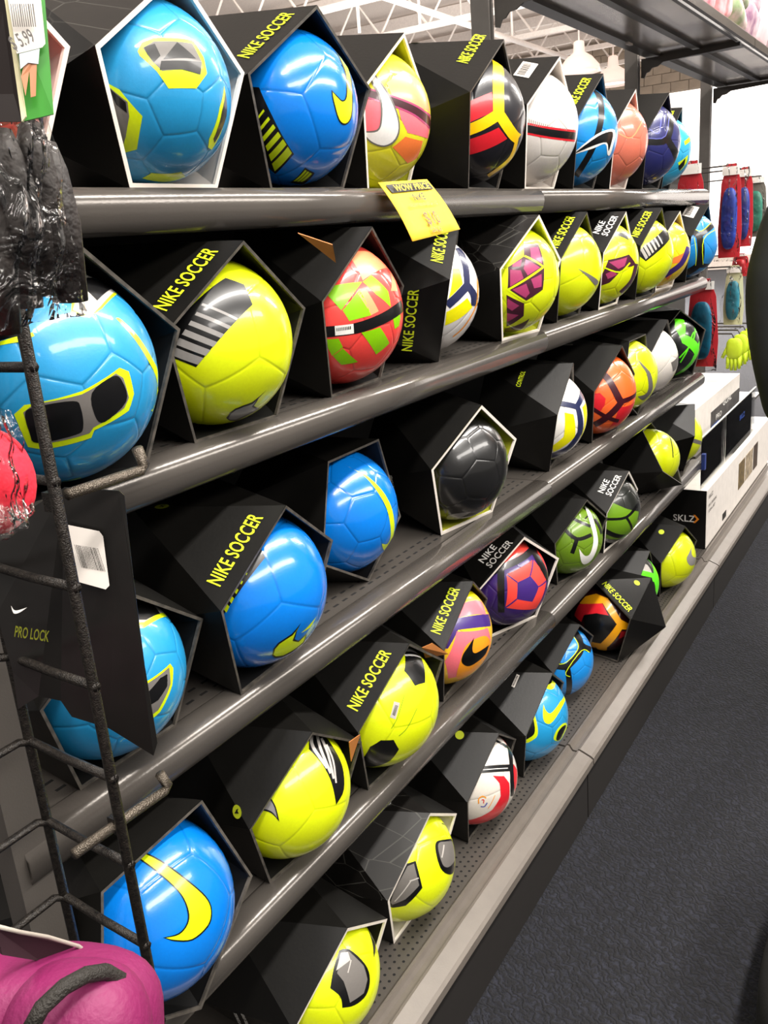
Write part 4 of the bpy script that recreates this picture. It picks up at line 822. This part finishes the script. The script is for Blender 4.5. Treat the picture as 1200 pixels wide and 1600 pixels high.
# clear plastic with wrinkles
def clear_mat(name, amt, rough, bumpd, tint=(.96, .95, .94)):
    m = bpy.data.materials.new(name); m.use_nodes = True; nt = m.node_tree; N = nt.nodes; L = nt.links; N.clear()
    out = N.new('ShaderNodeOutputMaterial'); mx = N.new('ShaderNodeMixShader'); tr = N.new('ShaderNodeBsdfTransparent'); gl = N.new('ShaderNodeBsdfGlossy'); lw = N.new('ShaderNodeLayerWeight')
    tr.inputs['Color'].default_value = (*tint, 1); gl.inputs['Roughness'].default_value = rough; lw.inputs['Blend'].default_value = amt
    tc = N.new('ShaderNodeTexCoord'); nz = N.new('ShaderNodeTexNoise'); nz.inputs['Scale'].default_value = 38; nz.inputs['Detail'].default_value = 3; nz.inputs['Distortion'].default_value = 1.2
    bp = N.new('ShaderNodeBump'); bp.inputs['Strength'].default_value = .9; bp.inputs['Distance'].default_value = bumpd
    L.new(tc.outputs['Object'], nz.inputs['Vector']); L.new(nz.outputs['Fac'], bp.inputs['Height'])
    if bumpd: L.new(bp.outputs['Normal'], gl.inputs['Normal']); L.new(bp.outputs['Normal'], lw.inputs['Normal'])
    L.new(lw.outputs['Fresnel'], mx.inputs['Fac']); L.new(tr.outputs[0], mx.inputs[1]); L.new(gl.outputs[0], mx.inputs[2]); L.new(mx.outputs[0], out.inputs['Surface'])
    return m
PLA = clear_mat('clear_plastic', .24, .13, .010)
def film(name, quad, parent, amp=.006, seed=0, nu=18, nv=30):
    rnd = random.Random(seed); ph = [rnd.uniform(0, 6) for _ in range(6)]
    def fn(u, v): return Vector((0, 1, .2))*amp*(math.sin(7*u+3*v+ph[0])+.6*math.sin(15*v-4*u+ph[1])+.5*math.sin(23*u+11*v+ph[2]))
    return G().sheet(quad, .0004, nu, nv, fn).out(name, PLA, parent, True)
def pil(name, c, rx, ry, rz, M, m, parent, pw=.55, n=14):      # pillow / superellipsoid
    V = []; Fc = []; sg_ = lambda a, p: math.copysign(abs(a)**p, a)
    for i in range(n+1):
        th = -math.pi/2+math.pi*i/n
        for j in range(2*n):
            ph_ = math.pi*j/n; V.append(Vector(c)+M @ Vector((rx*sg_(math.cos(th), pw)*sg_(math.cos(ph_), pw), ry*sg_(math.cos(th), pw)*sg_(math.sin(ph_), pw), rz*sg_(math.sin(th), pw))))
    for i in range(n):
        for j in range(2*n): Fc.append((i*2*n+j, i*2*n+(j+1) % (2*n), (i+1)*2*n+(j+1) % (2*n), (i+1)*2*n+j))
    return part(name, V, Fc, m, parent, True)
# packaged black straps, top left
DK = mat('dark_nylon', '1c1512', .55, var=.3, vscale=60, bump=.8, bscale=160)
t = thing('bagged_straps', 'clear bag of dark brown straps hanging at the upper left edge', 'package', at(60, 330, .44))
for i, (xa, xb, ya, yb) in enumerate(((8, 40, 205, 480), (38, 62, 260, 460), (52, 92, 195, 455), (78, 112, 225, 470), (-20, 5, 300, 520))):
    G().tube([at(xa-6, ya, .45), at(xa, ya+40, .448), at((xa+xb)/2, (ya+yb)/2, .445), at(xb, yb, .45)], [.006, .010, .0115, .010], 10).out('strap', DK, t, True)
film('plastic_bag', [at(-15, 185, .425), at(82, 178, .425), at(132, 490, .435), at(-20, 520, .435)], t, .0025, 1)
# header card with price
t = thing('priced_card', 'hanging card with green photo and 5.99 price sticker at the top left corner', 'package', at(40, 100, .40))
loft('card_front', [(4, -30, .402), (68, -30, .392), (84, 178, .392), (34, 190, .402)], mat('grass_green_print', '2c7a1e', .4, col2='3c9a2a', vscale=12), t, .002)
loft('card_spine', [(-30, -30, .42), (4, -30, .402), (34, 190, .402), (-25, 190, .42)], mat('dark_card_side', '1a0f0c', .4), t, .002)
loft('card_edge', [(3, -30, .401), (8, -30, .3995), (40, 182, .3998), (34, 190, .401)], mat('cream_edge', 'e2d9b0', .5), t, .002)
loft('price_sticker', [(9, -20, .3975), (62, -22, .389), (71, 68, .389), (66, 74, .3895), (26, 84, .395)], STK, t, .0004)
loft('printed_player', [(40, 88, .3935), (58, 84, .3905), (56, 150, .391), (48, 152, .392), (46, 110, .3925), (40, 150, .393), (33, 120, .394)], mat('skin_tone_print', 'b0734e', .5), t, .0004)
loft('printed_shorts', [(30, 84, .3938), (62, 76, .3895), (60, 100, .390), (44, 98, .392), (32, 108, .3935)], mat('pale_shorts_print', 'b9bcc4', .5), t, .0008)
a = at(37, 72, .3915); write('$ 5.99', at(22, 79, .393), at(62, 62, .3865)-at(22, 79, .393), at(20, 60, .393)-at(22, 79, .393), .0115, .0062, mat('grey_ink', '55504c', .5), t, .0006)
g = G()
for i in range(11):
    xx = 16+i*3.4; g.add([at(xx, 6, .3935-(xx-16)*.00016), at(xx+random.choice((1.2, 2)), 6, .3935-(xx-16)*.00016), at(xx+5+1.5, 42, .3935-(xx-16)*.00016), at(xx+5, 42, .3935-(xx-16)*.00016)], [(0, 1, 2, 3)])
props(g.out('barcode', mat('grey_ink', '55504c'), t), kind='stuff')
# red item in clear bag, left edge
t = thing('bagged_red_ball', 'red fabric ball in a clear wrinkled bag at the left edge', 'package', at(0, 760, .42))
pil('red_ball', at(-16, 752, .44), .024, .024, .030, Matrix.Identity(3), mat('red_felt', 'e02038', .8, bump=.6, bscale=150), t, 1.0)
film('plastic_bag', [at(-20, 640, .43), at(14, 640, .43), at(62, 790, .42), at(-20, 870, .41)], t, .003, 5)
film('plastic_bag', [at(-20, 640, .40), at(4, 650, .40), at(48, 800, .40), at(-20, 852, .40)], t, .003, 6)

# magenta backpack bottom left
t = thing('backpack', 'magenta backpack with black zip at the lower left corner', 'bag', at(90, 1600, .42))
MG = mat('magenta_nylon', '74124a', .6, var=.12, vscale=20, bump=.35, bscale=260)
MR = Matrix((right, fwd, -down)).transposed()
pil('main_pocket', at(40, 1625, .40), .075, .035, .048, MR, MG, t, .6, 20)
pil('front_pocket', at(120, 1660, .36), .040, .030, .052, MR, MG, t, .75, 20)
zp = [at(x, y, Y) for x, y, Y in ((45, 1612, .350), (65, 1575, .348), (100, 1542, .346), (135, 1523, .345), (165, 1518, .345), (190, 1532, .346), (206, 1560, .348), (222, 1610, .352))]
G().tube(zp, .0042, 8).out('zip', mat('black_zip_tape', '211d18', .7, bump=.8, bscale=700), t, True)
G().tube([at(-5, 1447, .385), at(30, 1456, .385), at(75, 1464, .385), at(122, 1478, .385), at(132, 1486, .385), at(148, 1504, .388)], .0012, 6).out('seam_piping', mat('pale_piping', '9a9288', .6), t, True)
loft('back_fabric', [(-10, 1450, .39), (30, 1458, .39), (75, 1466, .39), (122, 1480, .39), (150, 1508, .395), (60, 1500, .395), (0, 1490, .39)], mat('dark_lining', '2a1019', .8), t, .002)

# ---------------------------------------------------------------- far bay: hanging packages, cartons, divider
def guard_pack(label, x, y0, y1, z0, z1, hc, gc, hdr=.25, grp='shin guard packs'):
    t = thing('shin_guard_pack', label, 'package', (x, (y0+y1)/2, H+z1), 0, grp)
    w_ = y1-y0; h_ = z0-z1
    ym = (y0+y1)/2; pf = [(y0+.004, z1), (y1-.004, z1), (y1, z1+h_*.3), (y1-w_*.1, z0-h_*.2), (ym+w_*.2, z0), (ym-w_*.2, z0), (y0+w_*.1, z0-h_*.2), (y0, z1+h_*.3)]
    G().ext([(a, H+b) for a, b in pf], x+.004, x+.006).out('backing_card', mat('card_'+hc, hc, .45), t)
    M = Matrix.Identity(3)
    pil('shin_guard', Vector((x-.012, (y0+y1)/2, H+z1+h_*.42)), .014, w_*.33, h_*.33, M, mat('guard_'+gc, gc, .35, var=.35, vscale=25), t, .7)
    G().box((x-.018, y0+w_*.38, H+z1+h_*.3), (x-.024+.0, y1-w_*.38, H+z1+h_*.55), 0).out('guard_stripe', mat('pale_guard_stripe', 'b8c0d0', .4), t)
    G().box((x-.006, y0+w_*.15, H+z0-h_*.12), (x-.004, y1-w_*.15, H+z0-h_*.03)).out('header_print', WHT, t)
    film('plastic_bag', [(x-.035, y0+w_*.25, H+z0), (x-.035, y1-w_*.25, H+z0), (x-.03, y1+.004, H+z1-.01), (x-.03, y0-.004, H+z1-.01)], t, .006, int(x*100), 8, 14)
    G().tube([(x+.02, (y0+y1)/2, H+z0-.005), (x+.02, 1.046, H+z0-.005)], .003, 6).out('peg', METD, t)
    G().tube([(x+.02, (y0+y1)/2, H+z0-.005), (x, (y0+y1)/2, H+z0-.005)], .002, 6).out('hanger', METD, t)
RD = 'b5232c'
guard_pack('red shin guard pack just past the top shelf end', 3.12, .70, .80, .16, -.18, RD, '3550a8')
guard_pack('red card shin guard pack with blue guard, hanging beside the person', 3.50, .66, .742, .155, -.165, RD, '243f9a')
guard_pack('shin guard pack partly hidden behind the red and blue one', 3.78, .672, .74, .15, -.14, RD, '2b3f8c')
guard_pack('red shin guard pack with teal guard past the second shelf end', 3.12, .65, .755, -.21, -.50, RD, '12617f')
guard_pack('pale shin guard pack with teal guard, lower row next to the person', 3.62, .665, .74, -.20, -.42, 'c9c8a0', '2f7f93')
guard_pack('small red pack hanging at the second peg row', 3.9, .70, .77, -.17, -.26, RD, RD)
guard_pack('green and grey pack farthest along the top peg row', 4.25, .70, .80, .13, -.12, '6a665e', '3c8c78')
for i in range(4):
    t = thing('goalkeeper_glove', 'neon yellow glove hanging low beside the person, %s' % ['nearest', 'second', 'third', 'farthest'][i], 'glove', (3.55+i*.11, .66, H-.56), 0, 'neon gloves')
    NG = mat('neon_fabric', 'bcd422', .6, bump=.4)
    pil('palm', Vector((3.55+i*.11, .68, H-.50)), .014, .03, .04, Matrix.Identity(3), NG, t, .7, 8)
    for k in range(4): G().tube([(3.55+i*.11, .662+k*.013, H-.53), (3.55+i*.11, .660+k*.014, H-.585+abs(k-1.5)*.006)], [.0075, .006], 8).out('finger', NG, t, True)
    G().tube([(3.55+i*.11, .68, H-.465), (3.55+i*.11, .69, H-.445), (3.55+i*.11, 1.046, H-.44)], .003, 6).out('hanging_loop', METD, t)
    G().tube([(3.55+i*.11, .70, H-.49), (3.55+i*.11, .722, H-.535)], [.008, .006], 8).out('thumb', NG, t, True)
# rails carrying pegs
for z_ in (.165, -.19): props(G().box((3.04, 1.02, H+z_-.012), (4.28, 1.045, H+z_+.012)).out('peg_rail', MET), 'horizontal peg rail, %s' % ('upper' if z_ > 0 else 'lower'), 'rail')
props(G().box((3.06, .70, H-.812), (4.28, 1.045, H-.80)).out('shelf', MET), 'dark short shelf under the upper white carton', 'shelf')
WB = mat('white_carton', 'e9e2da', .45)
t = thing('goal_carton', 'long white carton with black end and three photo windows on the bottom shelf', 'box', (3.5, .75, zb))
x0, x1, y0, y1, z0, z1 = 3.035, 4.27, .653, .93, zb+.002, H-.912
G().box((x0, y0, z0), (x1, y1, z1), .002).out('carton_body', WB, t)
G().box((x0-.0015, y0+.001, z0+.001), (x0, y1-.001, z1-.001)).out('black_end', mat('black_print', '100f0e', .35), t)
write('SKLZ', (x0-.0015, y1-.165, z0+.095), (0, -1, 0), (0, 0, 1), .075, .024, WHT, t, .0008)
G().add([(x0-.003, y0+.037, z0+.092), (x0-.003, y0+.023, z0+.107), (x0-.003, y0+.037, z0+.122), (x0-.003, y0+.044, z0+.122), (x0-.003, y0+.032, z0+.107), (x0-.003, y0+.044, z0+.092)], [(0, 1, 4, 5), (1, 2, 3, 4)]).out('chevron_print', mat('orange_print', 'f08a1c', .5), t)
for i, (a, b) in enumerate(((3.58, 3.70), (3.72, 3.87), (3.89, 3.98))):
    G().box((a, y0-.0015, z0+.06), (b, y0, z1-.045)).out('photo_print', mat('brown_photo_%d' % i, ['6b5a3a', 'a09078', '4a3c30'][i], .5, var=.6, vscale=40), t)
write('SKLZ', (3.06, y0-.0015, z1-.035), (1, 0, 0), (0, 0, 1), .06, .014, mat('grey_ink', '55504c'), t, .0008)
write('PRO TRAINING', (3.06, y0-.0015, z1-.065), (1, 0, 0), (0, 0, 1), .12, .010, mat('grey_ink', '55504c'), t, .0008)
write('GOAL SET', (3.06, y0-.0015, z1-.085), (1, 0, 0), (0, 0, 1), .10, .010, mat('grey_ink', '55504c'), t, .0008)
G().box((3.30, y0-.0015, z0+.02), (3.36, y0, z0+.045)).out('dark_stamp', DINK, t)
t = thing('upper_goal_carton', 'white carton with yellow sticker on the upper short shelf', 'box', (3.5, .8, H-.80))
G().box((3.10, .73, H-.7995), (3.95, .97, H-.66), .002).out('carton_body', WB, t)
G().box((3.42, .7285, H-.79), (3.95, .73, H-.72)).out('dark_print', mat('grey_photo_print', '4a4744', .5, var=.5, vscale=30), t)
write('GOAL', (3.62, .7285, H-.735), (1, 0, 0), (0, 0, 1), .16, .028, WHT, t, .0008); write('PRO', (3.5, .7285, H-.765), (1, 0, 0), (0, 0, 1), .1, .02, WHT, t, .0008)
G().box((3.74, .78, H-.66), (3.86, .82, H-.6594)).out('yellow_sticker', mat('yellow_sticker', 'd9cf3a', .5), t)
G().box((3.43, .728, H-.792), (3.55, .7285, H-.775)).out('blue_print', mat('blue_print', '2a4fa8', .5), t)
ACR = clear_mat('clear_acrylic', .03, .04, 0, (.97, .975, .97))
t = thing('acrylic_divider', 'clear acrylic divider standing on the white carton', 'divider', (3.4, .68, H-.91))
for a, b in ((3.03, 3.42), (3.424, 4.0)):
    G().box((a, .672, H-.9115), (b, .675, H-.725)).out('clear_pane', ACR, t)
G().box((3.03, .6715, H-.728), (4.0, .6755, H-.724)).out('top_edge', mat('acrylic_edge', 'c8c8b8', .2), t)
write('SKLZ', (3.66, .6715, H-.80), (1, 0, 0), (0, 0, 1), .1, .02, mat('blue_print', '2a4fa8'), t, .0006)
props(G().box((3.0, .655, H-.83), (3.02, .668, H-.775), .002).out('shelf_clip', mat('blue_clip', '2c3f86', .4)), 'small blue clip at the far end of the fourth shelf', 'clip')
# goods on the overhead shelf
cols = (('bright pink', 'b82a50'), ('red', 'c43030'), ('green', '4a8a28'), ('purple', '6a2a66'), ('white and pink', 'e0c0c4'), ('dark', '2c2826'), ('orange red', 'd0502c'))
for i in range(7):
    nm, hx = cols[i]; x = 3.25+i*.235
    t = thing('folded_jersey', '%s bagged jersey on the overhead shelf' % nm, 'jersey', (x, .80, H+.587), 0, 'bagged jerseys on the overhead shelf')
    M = Matrix.Rotation(random.uniform(-.5, .5), 3, 'Y') @ Matrix.Rotation(random.uniform(-.3, .3), 3, 'X')
    for (dx, dz, sx) in ((0, .088, .10), (.04, .15, .06)): pil('cloth', Vector((x+dx, .79, H+.587+dz)), sx, .07, .062, M, mat('cloth_'+hx, hx, .6, col2='e6c8cc', vscale=14, bump=.4), t, .45, 10)
# ---------------------------------------------------------------- person at the right edge
def skin(name, V, E, R_, m, parent, sub=2):
    me = bpy.data.meshes.new(name); me.from_pydata([tuple(v) for v in V], E, []); o = bpy.data.objects.new(name, me); COL.objects.link(o)
    md = o.modifiers.new('skin', 'SKIN'); md.use_smooth_shade = True
    for i, r in enumerate(R_):
        sv = me.skin_vertices[0].data[i]; sv.radius = r if isinstance(r, tuple) else (r, r); sv.use_root = (i == 0)
    sd = o.modifiers.new('sub', 'SUBSURF'); sd.levels = sub; sd.render_levels = sub
    dg = bpy.context.evaluated_depsgraph_get(); m2 = bpy.data.meshes.new_from_object(o.evaluated_get(dg))
    bpy.data.objects.remove(o)
    o = bpy.data.objects.new(name, m2); COL.objects.link(o); m2.materials.clear(); m2.materials.append(m)
    m2.polygons.foreach_set('use_smooth', [True]*len(m2.polygons)); o.parent = parent; return o
px_, py_ = 2.42, .148
t = thing('person', 'person in a dark loose jacket and trousers standing at the right edge', 'person', (px_, py_, 0))
SK = mat('skin', 'b98768', .5); JK = mat('black_jacket_cloth', '1b1e1f', .75, var=.25, vscale=12, bump=.3, bscale=500); TRS = mat('dark_trousers', '15161a', .8, bump=.3, bscale=600)
# body (local: x forward along the aisle, y to the shelves)
V = [(0, 0, .95), (0, 0, 1.12), (0, 0, 1.30), (0, 0, 1.44), (.01, 0, 1.52), (.015, 0, 1.60), (.03, 0, 1.69)]
E = [(i, i+1) for i in range(6)]; R_ = [(.15, .11), (.14, .10), (.16, .10), (.10, .07), .05, (.075, .09), (.07, .085)]
def limb(a, pts, rs):
    for k, (p, r) in enumerate(zip(pts, rs)): E.append((a if k == 0 else len(V)-1, len(V))); V.append(p); R_.append(r)
for s_ in (1, -1):
    limb(0, [(0, .10*s_, .88), (0.01, .105*s_, .50), (-.01, .105*s_, .10), (.02, .105*s_, .05), (.14, .11*s_, .03)], [.085, .058, .04, .04, (.04, .03)])
    limb(3, [(0, .15*s_, 1.38), (-.02, .232*s_, 1.12), (.04, .20*s_, .78)], [.05, .04, .028])
    hb = len(V)-1
    limb(hb, [(.065, .195*s_, .71)], [(.035, .018)]); h2 = len(V)-1
    for k, (dx, L_) in enumerate(((-.022, .055), (-.006, .068), (.010, .072), (.026, .062))):
        E.append((h2, len(V))); V.append((.075+dx, .193*s_, .675)); R_.append(.010); E.append((len(V)-1, len(V))); V.append((.078+dx, .180*s_, .675-L_)); R_.append(.008)
    E.append((hb, len(V))); V.append((.10, .175*s_, .72)); R_.append(.011); E.append((len(V)-1, len(V))); V.append((.112, .165*s_, .685)); R_.append(.009)
skin('body', V, E, R_, SK, t)
V = [(0, 0, .73), (0, 0, .88), (0, 0, 1.12), (0, 0, 1.28), (0, 0, 1.40), (0, 0, 1.48)]; E = [(i, i+1) for i in range(5)]; R_ = [.20, .19, .160, .145, .105, .07]
for s_ in (1, -1): limb(4, [(0, .150*s_, 1.375), (-.01, .205*s_, 1.26), (-.02, .236*s_, 1.13), (.0, .236*s_, 1.03), (.02, .224*s_, .93), (.045, .210*s_, .84), (.05, .195*s_, .75)], [.062, .064, .062, .060, .057, .052, .044])
skin('jacket', V, E, R_, JK, t)
V = [(0, 0, .92)]; E = []; R_ = [(.14, .13)]
for s_ in (1, -1): limb(0, [(0, .10*s_, .82), (.01, .105*s_, .50), (0, .105*s_, .10)], [.105, .078, .058])
skin('trousers', V, E, R_, TRS, t)
for s_ in (1, -1):
    pil('shoe', Vector((.05, .108*s_, .038)), .125, .045, .036, Matrix.Identity(3), mat('black_shoe', '161616', .5), t, .7, 10).matrix_basis = Matrix.Identity(4)
for o in [c for c in t.children if c.name.startswith('shoe')]: 
    for v in o.data.vertices: v.co += MW[t.name].translation
pil('hair', MW[t.name].translation+Vector((-.01, 0, 1.73)), .10, .085, .075, Matrix.Identity(3), mat('dark_hair', '1a120c', .8, bump=.8), t, 1, 12)
for s_ in (1, -1): pil('ear', MW[t.name].translation+Vector((.015, .085*s_, 1.665)), .014, .008, .026, Matrix.Identity(3), SK, t, 1, 6)
pil('nose', MW[t.name].translation+Vector((.115, 0, 1.655)), .018, .012, .022, Matrix.Identity(3), SK, t, 1, 6)
for s_ in (1, -1): pil('eye', MW[t.name].translation+Vector((.098, .03*s_, 1.685)), .008, .013, .008, Matrix.Identity(3), mat('eye_white', 'e8e4e0', .3), t, 1, 6)
pil('mouth', MW[t.name].translation+Vector((.100, 0, 1.612)), .008, .024, .005, Matrix.Identity(3), mat('lip', '8e4a42', .5), t, 1, 6)

# unidentified dark shape at lower right, filled by a made-up bag
t = thing('stand_in_bag', 'made-up black bag standing in for an unidentified dark shape at the lower right corner', 'bag', (1.30, .03, 0))
BGM = mat('black_canvas', '0c0c0c', .85, bump=.4, bscale=400)
pil('bag_body', Vector((1.36, -.02, .10)), .30, .19, .099, Matrix.Identity(3), BGM, t, .6, 16)
for dy in (-.07, .05): G().tube([(1.26, dy, .18), (1.28, dy, .24), (1.36, dy, .27), (1.44, dy, .24), (1.46, dy, .18)], .008, 8).out('handle', BGM, t, True)
